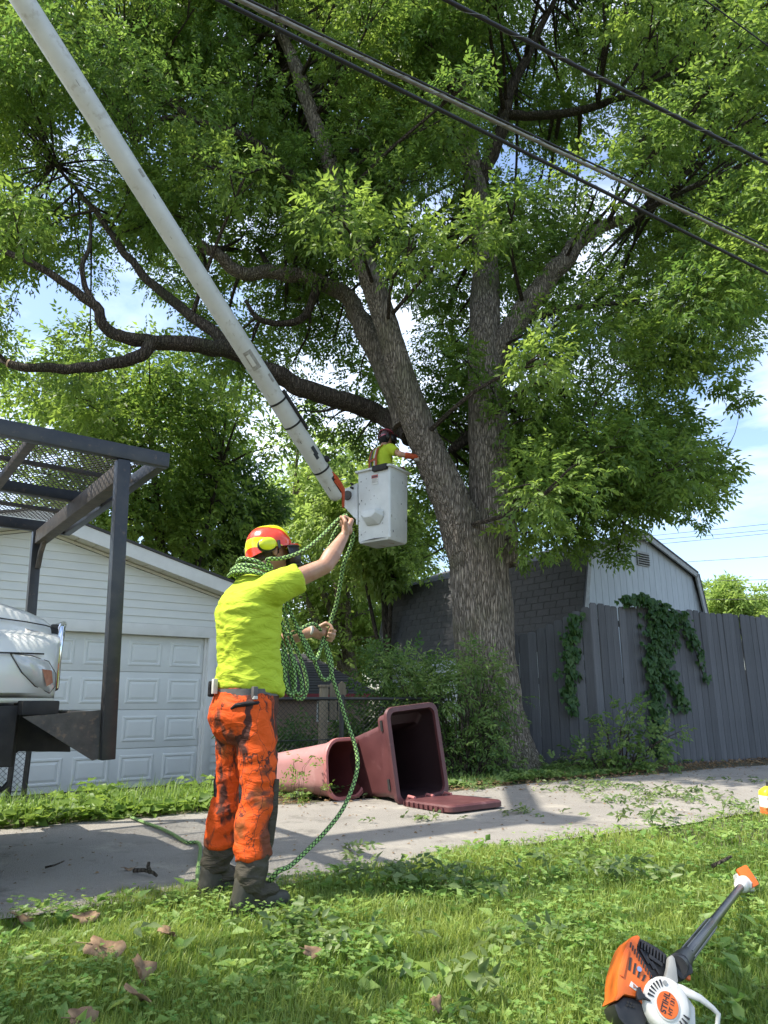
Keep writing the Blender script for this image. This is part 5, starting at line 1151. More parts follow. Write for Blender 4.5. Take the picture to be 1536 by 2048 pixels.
        mb = MB(); mb.loft([[p for p in out_(.02, -.004)], out_(.05, -.004), [c+(p-c)*.93+V(0, 0, .02) for p in out_(.065, -.008)]]); mb.capsule(c+M @ V(-.035, 0, .04), c+M @ V(-.02, 0, .14), .056, .056); mb.capsule(c+M @ V(.0, 0, .08), c+M @ V(.13, 0, .055), .05, .036)
        obj('boot', remeshed(mb, .009, 3, 'boot'), 'boot_leather', g, True, angle=180)
    # hair, helmet
    HC = V(.115, 0, 1.765); MH = Matrix.Rotation(R(-6), 3, 'Z') @ Matrix.Rotation(R(-12), 3, 'Y')
    mb = MB(); mb.ell(HC+MH @ V(-.02, 0, .015), (.092, .083, .10), MH); mb.ell(HC+MH @ V(-.06, 0, -.045), (.045, .062, .04), MH)
    me = remeshed(mb, .008, 2, 'hair'); displace(me, lambda p: .006*mnoise.noise(p*60)); obj('hair', me, 'hair', g, True)
    helmet(g, HC+MH @ V(-.005, 0, .035), MH, 'helmet_orange', True)
    MB().tube([WL-dL*.03, WL-dL*.018], .034, 14).build('bracelet', 'tape_white', g, True)
    return g
def m_helmet(name, c1, c2, sc_=1):
    m, t, b = newmat(name); co = coords(t, (9, 9, 11)); wv = nd(t, 'ShaderNodeTexWave', {'Vector': co, 'Scale': .30*sc_, 'Distortion': 6.0, 'Detail': 1.0, 'Detail Scale': .8, 'Phase Offset': 1.2}, wave_type='BANDS', bands_direction='DIAGONAL')
    t.links.new(mixc(t, ramp(t, wv.outputs[0], .60, .63), c1, c2), b.inputs['Base Color']); b.inputs['Roughness'].default_value = .22; b.inputs['Coat Weight'].default_value = .5
m_helmet('helmet_orange', (.80, .055, .015), (.80, .82, .02)); m_helmet('helmet_red', (.05, .012, .014), (.42, .07, .10))
mat('visor_mesh', (.02, .02, .022), rough=.5); mat('muff_black', (.02, .02, .02), rough=.4)
def helmet(parent, c, M, shell, near, s=1.0):
    n = 40; rings = []
    for j in range(11):
        b = math.pi/2*j/10
        ring_ = []
        for i in range(n):
            a = 2*math.pi*i/n; fx, fy = math.cos(a), math.sin(a); R_ = math.cos(b)**.82 if j < 10 else .02
            x = fx*(.142 if fx > 0 else .132)*R_; y = fy*.112*R_; z = math.sin(b)*.125-.018+(-.042*max(0, -fx)**1.2*(1-j/10)) 
            z += .008*math.cos(a*2)*math.sin(2*b); ridge = 1+.035*max(0, math.cos(a*6))*math.sin(2*b); ring_.append(V(x*ridge, y*ridge, z))
        rings.append(ring_)
    lip = [V(p.x*1.03, p.y*1.03, p.z-.012) for p in rings[0]]; inn = [V(p.x*.94, p.y*.94, p.z-.006) for p in rings[0]]
    m = MB(); m.loft([[c+M @ (p*s) for p in r] for r in [inn, lip]+rings]); sh = m.build('helmet', shell, parent, True, angle=60)
    # peak
    m = MB(); pk = [(.10, -.085, -.03), (.155, -.07, -.034), (.195, -.03, -.036), (.2, 0, -.036), (.195, .03, -.036), (.155, .07, -.034), (.10, .085, -.03)]
    m.add([c+M @ (V(*p)*s) for p in pk]+[c+M @ (V(p[0], p[1], p[2]+.012)*s) for p in pk], [tuple(range(7)), tuple(range(13, 6, -1))]+[(i, 7+i, 7+(i+1) % 7, (i+1) % 7) for i in range(7)]); m.build('peak', shell, sh)
    for y in (1, -1):
        MB().tube([c+M @ (V(.02, y*.112, .0)*s), c+M @ (V(.015, y*.122, -.045)*s)], .009*s, 8).build('muff_arm', 'muff_black', sh, True)
        if not near: MB().ell(c+M @ (V(.015, y*.112, -.065)*s), [x*s for x in (.035, .022, .045)], M).build('ear_muff', 'muff_black', sh, True)
        else: MB().ell(c+M @ (V(-.045, y*.112, -.012)*s), [x*s for x in (.052, .020, .036)], M).build('ear_muff', 'muff_yellow', sh, True); MB().ell(c+M @ (V(-.045, y*.100, -.018)*s), [x*s for x in (.058, .02, .042)], M).build('muff_seal', 'muff_black', sh, True)
    # mesh visor hinged at the temples
    m = MB(); k = []
    for r_, z in ((.150, -.035), (.158, -.085), (.150, -.14)): k.append([c+M @ (V(.03+r_*math.cos(a), r_*.78*math.sin(a), z)*s) for a in [R(-75+15*i) for i in range(11)]])
    m.add([p for r in k for p in r], [(i*11+j, i*11+j+1, (i+1)*11+j+1, (i+1)*11+j) for i in range(2) for j in range(10)]); v = m.build('visor', 'visor_mesh', sh, True)
    md = v.modifiers.new('t', 'SOLIDIFY'); md.thickness = .003
    MB().tube(k[0], .006*s, 6).tube(k[2], .006*s, 6).build('visor_rim', 'muff_black', v, True)
mat('muff_yellow', (.72, .78, .03), rough=.3)
man()

m_cloth('glove_orange', (.45, .09, .03), (.35, .06, .03), 12)
mat('harness_orange', (.42, .09, .03), (.34, .07, .03), 30, .7)
def bucket_man():
    """second worker standing in the lift bucket, seen from behind"""
    cen = BKM @ V(-.31, .24, .05); cen.z += .17; g = empty('person', cen, R(32)); tag(g, 'worker in the lift bucket with yellow shirt, orange harness straps and dark helmet', 'person')
    k = -.10
    SR, SL = V(.03, -.19, 1.33+k), V(.03, .19, 1.33+k); ER = V(.10, -.36, 1.20+k); WR = V(.32, -.45, 1.17+k); EL = V(.16, .27, 1.10+k); WL = V(.37, .12, 1.14+k)
    mb = MB(); mb.loft([superring(x, 0, z+k, a, b) for z, x, a, b in ((.80, 0, .10, .15), (1.0, 0, .10, .14), (1.2, 0, .11, .16), (1.33, .01, .10, .17), (1.42, .02, .06, .08))])
    mb.capsule((.02, 0, 1.38+k), (.05, 0, 1.5+k), .058, .054); head(mb, (.065, 0, 1.575+k), R(-20), R(5))
    for s in (-1, 1): mb.capsule((0, s*.1, .85+k), (.02, s*.11, .36+k), .085, .06); mb.capsule((.02, s*.11, .36+k), (0, s*.12, -.13), .055, .045); mb.capsule((-.03, s*.12, -.18), (.13, s*.12, -.19), .04, .035)
    mb.capsule(SR, ER, .055, .044); mb.capsule(ER, WR, .046, .03); mb.capsule(SL, EL, .055, .044); mb.capsule(EL, WL, .046, .03)
    hand(mb, WR, (WR-ER), V(0, .5, -.6), V(0, .2, 1), (60, 80, 50)); hand(mb, WL, (WL-EL), V(0, -.5, -.6), V(0, 0, 1), (60, 80, 50))
    obj('body', remeshed(mb, .009, 3, 'body'), 'skin', g, True, angle=180)
    mb = MB(); mb.loft([superring(x, 0, z+k, a, b, 30) for z, x, a, b in ((.84, 0, .145, .175), (.95, 0, .14, .17), (1.08, -.005, .14, .175), (1.2, -.005, .145, .185), (1.3, .0, .135, .19), (1.37, .01, .10, .14), (1.42, .02, .075, .085))])
    eR = SR.lerp(ER, .62); eL = SL.lerp(EL, .6); mb.capsule(V(0, -.1, 1.31+k), SR, .08, .08); mb.tube([SR, eR], [.08, .072], 14); mb.capsule(V(0, .1, 1.31+k), SL, .08, .08); mb.tube([SL, eL], [.08, .072], 14)
    me = remeshed(mb, .014, 4, 'shirt'); displace(me, wrinkle(.010, 8, 7, (1, 1, 1.6))); sh = obj('shirt', me, 'hi_vis', g, True, angle=180)
    mb = MB(); mb.loft([superring(0, 0, z+k, a, b) for z, a, b in ((.98, .135, .165), (.85, .15, .18), (.75, .12, .17))])
    for s in (-1, 1): mb.tube([(0, s*.1, .85+k), (.02, s*.11, .36+k), (0, s*.12, -.12)], [.105, .085, .08], 14)
    me = remeshed(mb, .016, 3, 'trousers'); obj('trousers', me, 'orange_camo', g, True)
    for s in (-1, 1):
        P = [V(-.155, s*.11, .90+k), V(-.168, s*.10, 1.05+k), V(-.168, s*.095, 1.2+k), V(-.13, s*.095, 1.34+k), V(-.05, s*.09, 1.405+k)]
        m = MB()
        for a, b in zip(P[:-1], P[1:]): m.bar(a, b, .036, .012, up=(1, 0, 0))
        m.build('harness_strap', 'harness_orange', sh)
        m = MB(); Q = [p+V(-.002, -s*.045, 0) for p in P[:-1]]
        for a, b in zip(Q[:-1], Q[1:]): m.bar(a, b, .034, .008, up=(1, 0, 0))
        m.build('reflective_stripe', 'tape_white' if s < 0 else 'belt_grey', sh)
    MB().bar((-.172, -.1, 1.16+k), (-.172, .1, 1.16+k), .012, .036).build('harness_strap', 'harness_orange', sh)
    mb = MB(); mb.ell((.04, 0, 1.565+k), (.10, .088, .115)); obj('hair', remeshed(mb, .01, 2, 'hair'), 'black_cloth', g, True)
    helmet(g, V(.06, 0, 1.62+k), Matrix.Rotation(R(-20), 3, 'Z') @ Matrix.Rotation(R(-5), 3, 'Y'), 'helmet_red', False, .95)
    mb = MB(); mb.capsule(ER.lerp(WR, .4), WR, .052, .042); obj('sleeve_guard', remeshed(mb, .012, 2, 'guard'), 'glove_orange', g, True)
    # saw resting on the bucket rim
    p = g.matrix_basis @ (WR+V(.02, 0, -.02)); p = Matrix.Translation(cen) @ Matrix.Rotation(R(32), 4, 'Z') @ (WR+V(.02, 0, -.03))
    s = empty('hand_saw_case', p, R(10)); tag(s, 'grey tool with cables held over the bucket rim by the worker', 'tool')
    MB().bar((-.05, 0, 0), (.12, .0, -.01), .07, .06).build('housing', 'decal_grey', s, bevel=.015); MB().tube([(.10, 0, 0), (.2, .02, -.03), (.26, .0, -.06)], .016, 8).build('nozzle', 'steel_dirty', s, True); MB().tube([(-.05, 0, 0), (-.1, -.02, -.06), (-.06, -.04, -.14)], .012, 8).build('grip', 'chassis_black', s, True)
bucket_man()
# ------------------------------------------------------------------ rope
def m_rope():
    m, t, b = newmat('braided_rope'); uv = nd(t, 'ShaderNodeUVMap'); sx = nd(t, 'ShaderNodeSeparateXYZ', {0: uv.outputs[0]})
    def M_(op, a, c): return nd(t, 'ShaderNodeMath', {0: a, 1: c}, operation=op).outputs[0]
    p = M_('FRACT', M_('ADD', sx.outputs[0], sx.outputs[1]), 0); q = M_('FRACT', M_('SUBTRACT', sx.outputs[0], sx.outputs[1]), 0)
    tri = lambda v: M_('ABSOLUTE', M_('SUBTRACT', v, .5), 0)
    mx_ = M_('MAXIMUM', tri(p), tri(q)); f = ramp(t, mx_, .34, .385); c = mixc(t, f, (.33, .56, .17), (.012, .016, .012))
    t.links.new(c, b.inputs['Base Color']); b.inputs['Roughness'].default_value = .7; h = ramp(t, mx_, .2, .5, (1, 1, 1), (0, 0, 0)); bump(t, b, h, .8, .006)
m_rope()
def rope_tube(name, pts, r, parent, n=12, per=.026):
    q = catmull([(Vector(p), r) for p in pts], 10); pts = [a for a, b in q]; m = len(pts)
    mb = MB(); mb.tube(pts, r, n); me = mb.mesh(name); o = obj(name, me, 'braided_rope', parent, True, angle=180)
    ln = [0]
    for a, b in zip(pts[:-1], pts[1:]): ln.append(ln[-1]+(b-a).length)
    uvl = me.uv_layers.new(name='UVMap')
    for poly in me.polygons:
        idx = [me.loops[li].vertex_index for li in poly.loop_indices]; ks = [i % n for i in idx]; wrap = max(ks)-min(ks) > n/2
        for li, i in zip(poly.loop_indices, idx):
            k = i % n; k = k+n if wrap and k < n/2 else k; uvl.data[li].uv = (ln[i//n]/per, k/n*3)
    return o
def rope():
    r = .0112; g = empty('green_rope', (MO.x, MO.y, 0), MRZ); g.scale = (MSC,)*3; tag(g, 'bright green and black braided rope coiled on the worker and trailing over the alley', 'rope')
    # coils round the neck and shoulders
    P = []
    for k in range(3*16+7):
        a = R(150)+k/16*2*math.pi; t = k/(3*16); rad = .138-.028*t+.016*mnoise.noise((k*.23, 1.3, 0)); P.append(V(.045+rad*1.02*math.cos(a), rad*1.05*math.sin(a), 1.575+.072*t-.035*math.cos(a)+.022*mnoise.noise((k*.17, 7.7, 0))))
    P = P[::2]
    hR = GRIP['R'][0]
    up = [mloc(x, y, l) for x, y, l in ((560, 1117, -.14), (590, 1109, -.15), (618, 1094, -.17), (648, 1068, -.18), (676, 1040, -.185), (692, 1031, -.185))]
    rope_tube('neck_coil', P+[mloc(535, 1119, -.13)]+up+[hR+V(.0, 0, .008)], r, g)
    dn = [hR+V(-.01, .01, .0)]+[mloc(x, y, l) for x, y, l in ((686, 1040, -.15), (670, 1056, -.12), (662, 1080, -.06), (676, 1110, -.0), (655, 1170, .06), (628, 1235, .14), (600, 1285, .16))]
    rope_tube('back_strand', [mloc(x, y, l) for x, y, l in ((706, 1042, -.19), (694, 1042, -.16), (678, 1052, -.13), (664, 1078, -.08), (652, 1110, -.02))], r, g)
    lh = GRIP['L'][0]
    rope_tube('hanging_line', [hR+V(.012, .01, -.01)]+[mloc(x, y, l) for x, y, l in ((706, 1070, -.17), (700, 1095, -.13), (687, 1130, -.08), (680, 1170, -.02), (672, 1210, .04), (662, 1240, .08))]+[lh]+[mloc(x, y, l) for x, y, l in ((652, 1295, .10), (660, 1330, .09), (668, 1365, .08), (680, 1400, .06), (692, 1440, .04), (705, 1475, .0), (714, 1510, -.03), (714, 1540, -.06), (703, 1580, -.1), (683, 1622, -.14), (652, 1662, -.18), (615, 1700, -.22), (580, 1732, -.26), (553, 1746, -.28))]
              +[V(.06, -.10, .02), V(-.02, .02, .018), V(-.02, .36, .02)]+[(lambda p: V((p-MO).dot(MF)/MSC, (p-MO).dot(MLf)/MSC, .02))(atZ(x, y, .02)) for x, y in ((400, 1690), (372, 1684), (345, 1668), (318, 1655), (290, 1645), (262, 1634))], r, g)
    rope_tube('hand_loop', [mloc(x, y, l) for x, y, l in ((560, 1180, .05), (574, 1210, .06), (590, 1245, .07), (606, 1275, .08), (622, 1305, .08), (634, 1335, .08), (645, 1357, .08), (658, 1357, .09), (664, 1338, .10), (660, 1310, .10), (650, 1285, .10), (642, 1262, .10), (628, 1248, .09), (612, 1252, .08), (596, 1262, .08), (578, 1268, .09), (566, 1265, .1))], r, g)
    rope_tube('hand_loop', [mloc(x, y, l) for x, y, l in ((558, 1225, .03), (568, 1265, .04), (580, 1300, .05), (596, 1340, .05), (604, 1370, .05), (600, 1388, .05), (588, 1380, .05), (582, 1350, .06), (574, 1320, .06), (566, 1290, .07), (558, 1270, .08))], r, g)
    rope_tube('hand_loop', [mloc(x, y, l) for x, y, l in ((560, 1200, .10), (572, 1240, .10), (584, 1280, .09), (598, 1310, .08), (610, 1345, .07), (614, 1375, .07), (606, 1396, .07), (592, 1396, .07), (580, 1384, .06), (572, 1360, .06), (570, 1320, .05), (566, 1290, .06))], r, g)
    rope_tube('hand_loop', [mloc(x, y, l) for x, y, l in ((560, 1300, .0), (566, 1340, .0), (572, 1376, .0), (582, 1390, .01), (590, 1372, .02), (586, 1330, .03), (578, 1290, .05))], r, g)
    rope_tube('hand_loop', [mloc(x, y, l) for x, y, l in ((590, 1250, .06), (606, 1282, .05), (618, 1312, .05), (632, 1318, .06), (640, 1300, .09), (646, 1280, .1))], r, g)
rope()

# ------------------------------------------------------------------ bins
mat('bin_pink', (.43, .21, .20), (.37, .175, .165), 4, .5, dirt=(.48, .28, .265), dp=(.55, .75), dscale=6)
mat('bin_pink_rim', (.48, .18, .17), (.42, .15, .14), 6, .5)
mat('bin_maroon', (.085, .027, .029), (.12, .042, .043), 5, .5, dirt=(.22, .11, .11), dp=(.6, .8), dscale=8); mat('bin_hollow_shade', (.022, .010, .011), (.03, .014, .015), 6, .5); mat('bin_liner', (.11, .022, .022), (.08, .016, .016), 6, .55)
def rrect(w_, d_, c, z, dx=0, dy=0, n=5):
    pts = []
    for cx, cy, a0 in ((w_/2-c, d_/2-c, 0), (-w_/2+c, d_/2-c, 90), (-w_/2+c, -d_/2+c, 180), (w_/2-c, -d_/2+c, 270)):
        for k in range(n+1): a = R(a0+90*k/n); pts.append(V(dx+cx+c*math.cos(a), dy+cy+c*math.sin(a), z))
    return pts
def lay(root, axis, up, loc):
    """axis: where the mouth of the bin points; up: which way its +y side points"""
    z = Vector(axis).normalized(); y = Vector(up); y = (y-z*y.dot(z)).normalized(); x = y.cross(z); M = Matrix((x, y, z)).transposed().to_4x4(); M.translation = loc; root.matrix_basis = M; return M
def bins():
    # pink bin
    g = empty('wheelie_bin'); tag(g, 'faded pink open rubbish bin lying on its side behind the worker', 'bin')
    Ln = .92; c = atZ(693, 1600, 0); C = V(c.x, c.y+.02, .285); D = V(.76, -.64, .09); lay(g, D, V(0, 0, 1), C-D.normalized()*Ln)
    R_ = lambda w_, d_, z, k=.15: rrect(w_, d_, k, z, n=8)
    m = MB(); m.loft([R_(.36, .36, 0, .1), R_(.38, .38, .03, .12), R_(.50, .50, Ln-.13, .17), R_(.515, .515, Ln-.12, .17), R_(.525, .525, Ln-.03, .17)], cap=False); m.f.append(tuple(range(35, -1, -1))); m.build('body', 'bin_pink', g, True, angle=35)
    m = MB(); m.loft([R_(.512, .512, Ln-.028, .167), R_(.503, .503, Ln-.028, .165), R_(.476, .476, Ln-.14, .16), R_(.35, .35, .06, .1)], cap=False); nn_ = len(m.v)//4; m.f.append(tuple(range(3*nn_, 4*nn_))); m.build('inner_wall', 'bin_liner', g, True, angle=35)
    m = MB(); m.loft([R_(.53, .53, Ln-.045, .175), R_(.565, .565, Ln-.04, .185), R_(.572, .572, Ln-.015, .185), R_(.565, .565, Ln, .185), R_(.515, .515, Ln, .17), R_(.50, .50, Ln-.02, .165)], cap=False); m.build('rim', 'bin_pink_rim', g, True, angle=35)
    m = MB(); m.tube([V(-.2, -.285, Ln-.06), V(-.16, -.32, Ln-.03), V(.0, -.33, Ln-.02), V(.16, -.32, Ln-.03), V(.2, -.285, Ln-.06)], .014, 8); m.build('handle', 'chassis_black', g, True)
    # maroon cart
    g = empty('wheelie_bin'); tag(g, 'maroon wheeled bin tipped over with its mouth facing the alley and lid open', 'bin')
    Ln = 1.0; c = atZ(842, 1606, 0); D = V(.60, -.80, .10); UP = V(-.07, -.06, 1); C = V(c.x-.02, c.y+.03, .435)+V(0, 0, .015); Mx = lay(g, D, UP, C-D.normalized()*Ln)
    m = MB(); q = lambda w_, d_, z, k=.07, dy=0: rrect(w_, d_, k, z, 0, dy)
    m.loft([q(.46, .52, 0, .05, -.11), q(.48, .54, .03, .06, -.11), q(.51, .66, Ln-.24, .06, -.04), q(.56, .75, Ln-.20, .06, 0), q(.57, .80, Ln-.04, .07, 0)], cap=False); m.f.append(tuple(range(23, -1, -1))); m.build('body', 'bin_maroon', g, True, angle=35)
    m = MB(); m.loft([q(.552, .782, Ln-.035, .066), q(.544, .774, Ln-.035, .065), q(.53, .72, Ln-.19, .055), q(.485, .63, Ln-.245, .05, -.04), q(.44, .49, .06, .05, -.11)], cap=False); nn_ = len(m.v)//5; m.f.append(tuple(range(4*nn_, 5*nn_))); m.build('inner_wall', 'bin_hollow_shade', g, True, angle=35)  # bin's own inside wall; shade of the hollow painted in as near-black colour
    m = MB(); m.loft([q(.57, .80, Ln-.05, .07), q(.64, .87, Ln-.045, .085), q(.65, .88, Ln-.03, .085), q(.64, .87, Ln, .085), q(.553, .783, Ln, .065), q(.545, .775, Ln-.03, .065)], cap=False); m.build('rim', 'bin_maroon', g, True, angle=35)
    for z, y in ((Ln-.14, .28), (Ln-.14, -.25)): MB().bbox((-.291, y-.05, z-.016), (-.281, y+.05, z+.016)).build('rim_slot', 'chassis_black', g)
    MB().tube([(-.26, -.40, .08), (.26, -.40, .08)], .015, 8).build('axle', 'chassis_black', g, True)
    for x in (-.27, .27): MB().tube([(x-.03, -.36, .10), (x+.03, -.36, .10)], .11, 24).build('wheel', 'rubber', g, True)
    MB().tube([(-.3, -.48, Ln-.06), (-.28, -.52, Ln-.03), (.28, -.52, Ln-.03), (.3, -.48, Ln-.06)], .017, 8).build('handle', 'bin_maroon', g, True)
    # lid, lying flat on the asphalt in front of the hinge side
    Mi = Mx.inverted(); hinge = Mx @ V(0, -.45, Ln+.0); f = V(D.x, D.y, 0).normalized(); s = V(-f.y, f.x, 0)
    f2 = (f*.97+s*.0).normalized(); o = V(hinge.x, hinge.y, .035)
    P = lambda a, b, z: Mi @ (o+f2*a+s*b+V(0, 0, z-.035))
    m = MB(); rg_ = []
    for e, z in ((0, .012), (0, .05), (.012, .064), (.06, .072), (.10, .062)):
        rr_ = rrect(.66-2*e, .64-2*e, .07, 0); rg_.append([P(.38+p.x, p.y, z+.012*math.sin(p.x*2.5)) for p in rr_])
    m.loft(rg_); lid = m.build('lid', 'bin_maroon', g, True, angle=35)
    for b in (-.22, 0, .22): MB().tube([Mi @ (hinge+s*b+V(0, 0, .03)), P(.03, b, .075), P(.12, b, .07)], .014, 8).build('hinge_arm', 'bin_pink_rim', lid, True)
    for k in range(9): MB().box((0, 0, 0), (.006, .03, .04)).build('lid_rib', 'bin_maroon', lid).matrix_local = Matrix.Translation(P(.10+k*.065, -.322, .03)) @ (Mi.to_3x3() @ Matrix((f2, s, V(0, 0, 1))).transposed()).to_4x4()
bins()

# ------------------------------------------------------------------ pole saw on the lawn
mat('saw_orange', (.78, .155, .02), (.70, .13, .018), 12, .38, dirt=(.35, .12, .05), dp=(.66, .78), dscale=24)
mat('saw_black', (.016, .016, .018), (.035, .034, .034), 20, .5)
mat('saw_white', (.68, .67, .63), (.60, .59, .55), 12, .45, dirt=(.33, .29, .23), dp=(.6, .76), dscale=22)
mat('saw_grey', (.33, .33, .31), (.26, .26, .25), 12, .5)
mat('shaft_black', (.018, .02, .026), (.035, .036, .04), 40, .35)
def text(body, size, parent, m_, M, ext=.0004):
    cu = bpy.data.curves.new('lettering', 'FONT'); cu.body = body; cu.size = size; cu.extrude = ext; cu.align_x = 'CENTER'; cu.align_y = 'CENTER'; cu.offset = size*.018
    o = bpy.data.objects.new('lettering', cu); COL.objects.link(o); dg = bpy.context.evaluated_depsgraph_get(); dg.update(); me = bpy.data.meshes.new_from_object(o.evaluated_get(dg)); bpy.data.objects.remove(o)
    t = obj('lettering', me, m_, parent); t.matrix_local = M; return t
def pole_saw():
    O = atZ(1330, 1985, .15); nv = V(0, -.90, .43).normalized(); uv_ = V(0, .43, .90).normalized()
    g = empty('pole_saw'); M = Matrix((V(1, 0, 0), -nv, uv_)).transposed().to_4x4(); M.translation = O; g.matrix_basis = M; Mi = M.inverted()
    tag(g, 'orange and white petrol pole saw lying in the near grass', 'pole saw')
    dep = (O-V(0, 0, EYE)).dot(V(0, CP, SP)); K = dep/FPX
    q = lambda pts: [((x-1330)*K, -(y-1985)*K) for x, y in pts]
    def part(n, pts, y0, d, m_, bv=.004, par=None): return MB().prism(q(pts), d, o=(0, y0, 0)).build(n, m_, par or g, bevel=bv)
    sh = part('engine_shroud', [(1224, 1999), (1232, 1988), (1236, 1968), (1243, 1948), (1262, 1914), (1272, 1900), (1284, 1889), (1296, 1886), (1301, 1890), (1291, 1905), (1288, 1914), (1309, 1958), (1300, 1966), (1292, 1980), (1288, 1996), (1276, 1994), (1262, 1992), (1246, 1989), (1229, 2000)], -.012, .15, 'saw_orange', .007)
    part('shroud_ridge', [(1243, 1957), (1268, 1912), (1272, 1914), (1250, 1961)], -.0165, .004, 'saw_orange', .001, sh)
    for i in range(4):  # big cooling slots
        x = 1268+i*7.5; y = 1936+i*8; part('cooling_slot', [(x-6, y+12-i*2), (x-2, y+13-i*2), (x+6, y-9+i*2), (x+2, y-10+i*2)], -.0142, .002, 'saw_black', 0, sh)
    for i in range(11):  # row of small louvres along the edge
        x = 1277+i*3.1; y = 1904+i*5.9; part('cooling_slot', [(x-3, y+4), (x-.8, y+5), (x+3, y-4), (x+.8, y-5)], -.0142, .002, 'saw_black', 0, sh)
    MB().tube([V(*(a for a in (q([(1284, 1947)])[0][0], -.012, q([(1284, 1947)])[0][1]))), V(q([(1284, 1947)])[0][0], -.019, q([(1284, 1947)])[0][1])], .0065, 14).build('screw', 'chrome', sh, True)
    st = part('warning_sticker', [(1258, 1975), (1264, 1967), (1282, 1983), (1279, 1990)], -.0142, .002, 'decal_white', 0, sh); part('sticker_triangle', [(1265, 1978), (1267, 1971), (1273, 1979)], -.0158, .0016, 'lamp_amber', 0, st)
    # muffler guard
    gd = part('muffler_guard', [(1289, 1906), (1298, 1890), (1304, 1887), (1318, 1893), (1338, 1904), (1356, 1918), (1352, 1930), (1345, 1950), (1334, 1962), (1312, 1958), (1292, 1915)], .02, .10, 'saw_black', .006)
    for i in range(9):
        x = 1301+i*5.6; y = 1893+i*3.4; part('guard_fin', [(x-5, y+10+i*.5), (x-2, y+11+i*.5), (x+3, y-2), (x, y-3)], .008, .013, 'saw_black', .0008, gd)
    for i in range(3): part('guard_fin', [(1299+i*9, 1909+i*11), (1303+i*9, 1908+i*11), (1314+i*9, 1934+i*9), (1310+i*9, 1936+i*9)], .010, .011, 'saw_black', .0008, gd)
    part('guard_fin', [(1316, 1917), (1340, 1934), (1338, 1941), (1314, 1925)], .006, .015, 'saw_black', .002, gd)
    part('fuel_tank', [(1222, 2004), (1230, 2001), (1246, 1991), (1262, 1993), (1278, 1996), (1290, 2000), (1284, 2030), (1276, 2048), (1262, 2060), (1244, 2046), (1228, 2028)], .0, .13, 'saw_black', .012)
    for k, (x, y) in enumerate(((1252, 2001), (1258, 2003), (1249, 2006), (1255, 2008), (1261, 2009))):
        c = q([(x, y)])[0]; MB().tube([(c[0], -.003, c[1]), (c[0], .004, c[1])], .0032, 10).build('tank_hole', 'chassis_black', g)
    part('starter_grip', [(1266, 1990), (1272, 1978), (1277, 1978), (1278, 1986), (1282, 1993), (1292, 2000), (1290, 2003), (1278, 1997), (1272, 2000), (1266, 1999)], -.032, .018, 'saw_black', .003)
    part('tank_strap', [(1272, 1996), (1276, 1994), (1300, 2018), (1298, 2024)], -.006, .012, 'saw_orange', .002)
    # white starter cover
    def ov(c, rx, rz, n=32, a0=0): return [(c[0]+rx*math.cos(2*math.pi*k/n+a0), c[1]+rz*math.sin(2*math.pi*k/n+a0)) for k in range(n)]
    C = q([(1325, 2006)])[0]; Kp = K; rng_ = [(46, .03), (46, -.012), (43, -.022), (38, -.027), (26, -.029)]
    m = MB(); m.loft([[V(C[0]+r*Kp*1.0*math.cos(a), y, C[1]+r*Kp*1.03*math.sin(a)) for a in [2*math.pi*k/40 for k in range(40)]] for r, y in rng_]); cov = m.build('starter_cover', 'saw_white', g, True, angle=40)
    part('cover_skirt', [(1292, 2030), (1300, 1980), (1345, 1976), (1372, 1990), (1384, 2010), (1376, 2040), (1350, 2075), (1300, 2075), (1284, 2050)], -.008, .10, 'saw_white', .012)
    C2 = q([(1322, 2008)])[0]; m = MB(); m.loft([[V(C2[0]+r*Kp*math.cos(a), y, C2[1]+r*Kp*1.12*math.sin(a)) for a in [2*math.pi*k/40 for k in range(40)]] for r, y in ((24, -.027), (23.5, -.031), (22, -.032))]); m.build('label_ring', 'saw_white', cov, True, angle=30)
    m = MB(); m.loft([[V(C2[0]+r*Kp*math.cos(a), y, C2[1]+r*Kp*1.12*math.sin(a)) for a in [2*math.pi*k/40 for k in range(40)]] for r, y in ((20.5, -.030), (20.5, -.0335), (20, -.034))]); dsc = m.build('name_disc', 'saw_orange', cov, True, angle=30)
    def TM(px, py, rot): c = q([(px, py)])[0]; return Matrix.Translation((c[0], -.0347, c[1])) @ Matrix.Rotation(R(90), 4, 'X') @ Matrix.Rotation(rot, 4, 'Z')
    text('STIHL', 15*K, dsc, 'saw_black', TM(1318.5, 2004, R(62))); text('HT 131', 10.2*K, dsc, 'saw_black', TM(1329, 2010.5, R(62)))
    for k in range(9):
        a = R(100+k*11) if k < 6 else R(-35-(k-6)*13); r0, r1 = (28, 40) if k < 6 else (30, 42)
        p = lambda r, da: (C[0]+r*K*math.cos(a+da), C[1]+r*K*1.03*math.sin(a+da)); m = MB(); m.prism([p(r0, -.03), p(r1, -.045), p(r1, .045), p(r0, .03)], .004, o=(0, -.0305, 0)); m.build('vent_slot', 'saw_black', cov)
    cs = q([(1327, 1971)])[0]; MB().tube([(cs[0], -.022, cs[1]), (cs[0], -.031, cs[1])], .006, 12).build('screw', 'saw_grey', cov, True)
    # stand / support bracket
    P3 = lambda x, y, d: V((x-1330)*K, d, -(y-1985)*K)
    m = MB(); pts = [(1340, 1975, .0, 17, 9), (1362, 1982, -.012, 15, 9), (1392, 1996, -.02, 11, 8), (1412, 2012, -.02, 8, 8), (1421, 2022, -.018, 7.5, 7.5), (1416, 2038, -.01, 7, 7), (1402, 2060, .0, 7, 7), (1392, 2080, .01, 7, 7)]
    rg2 = []
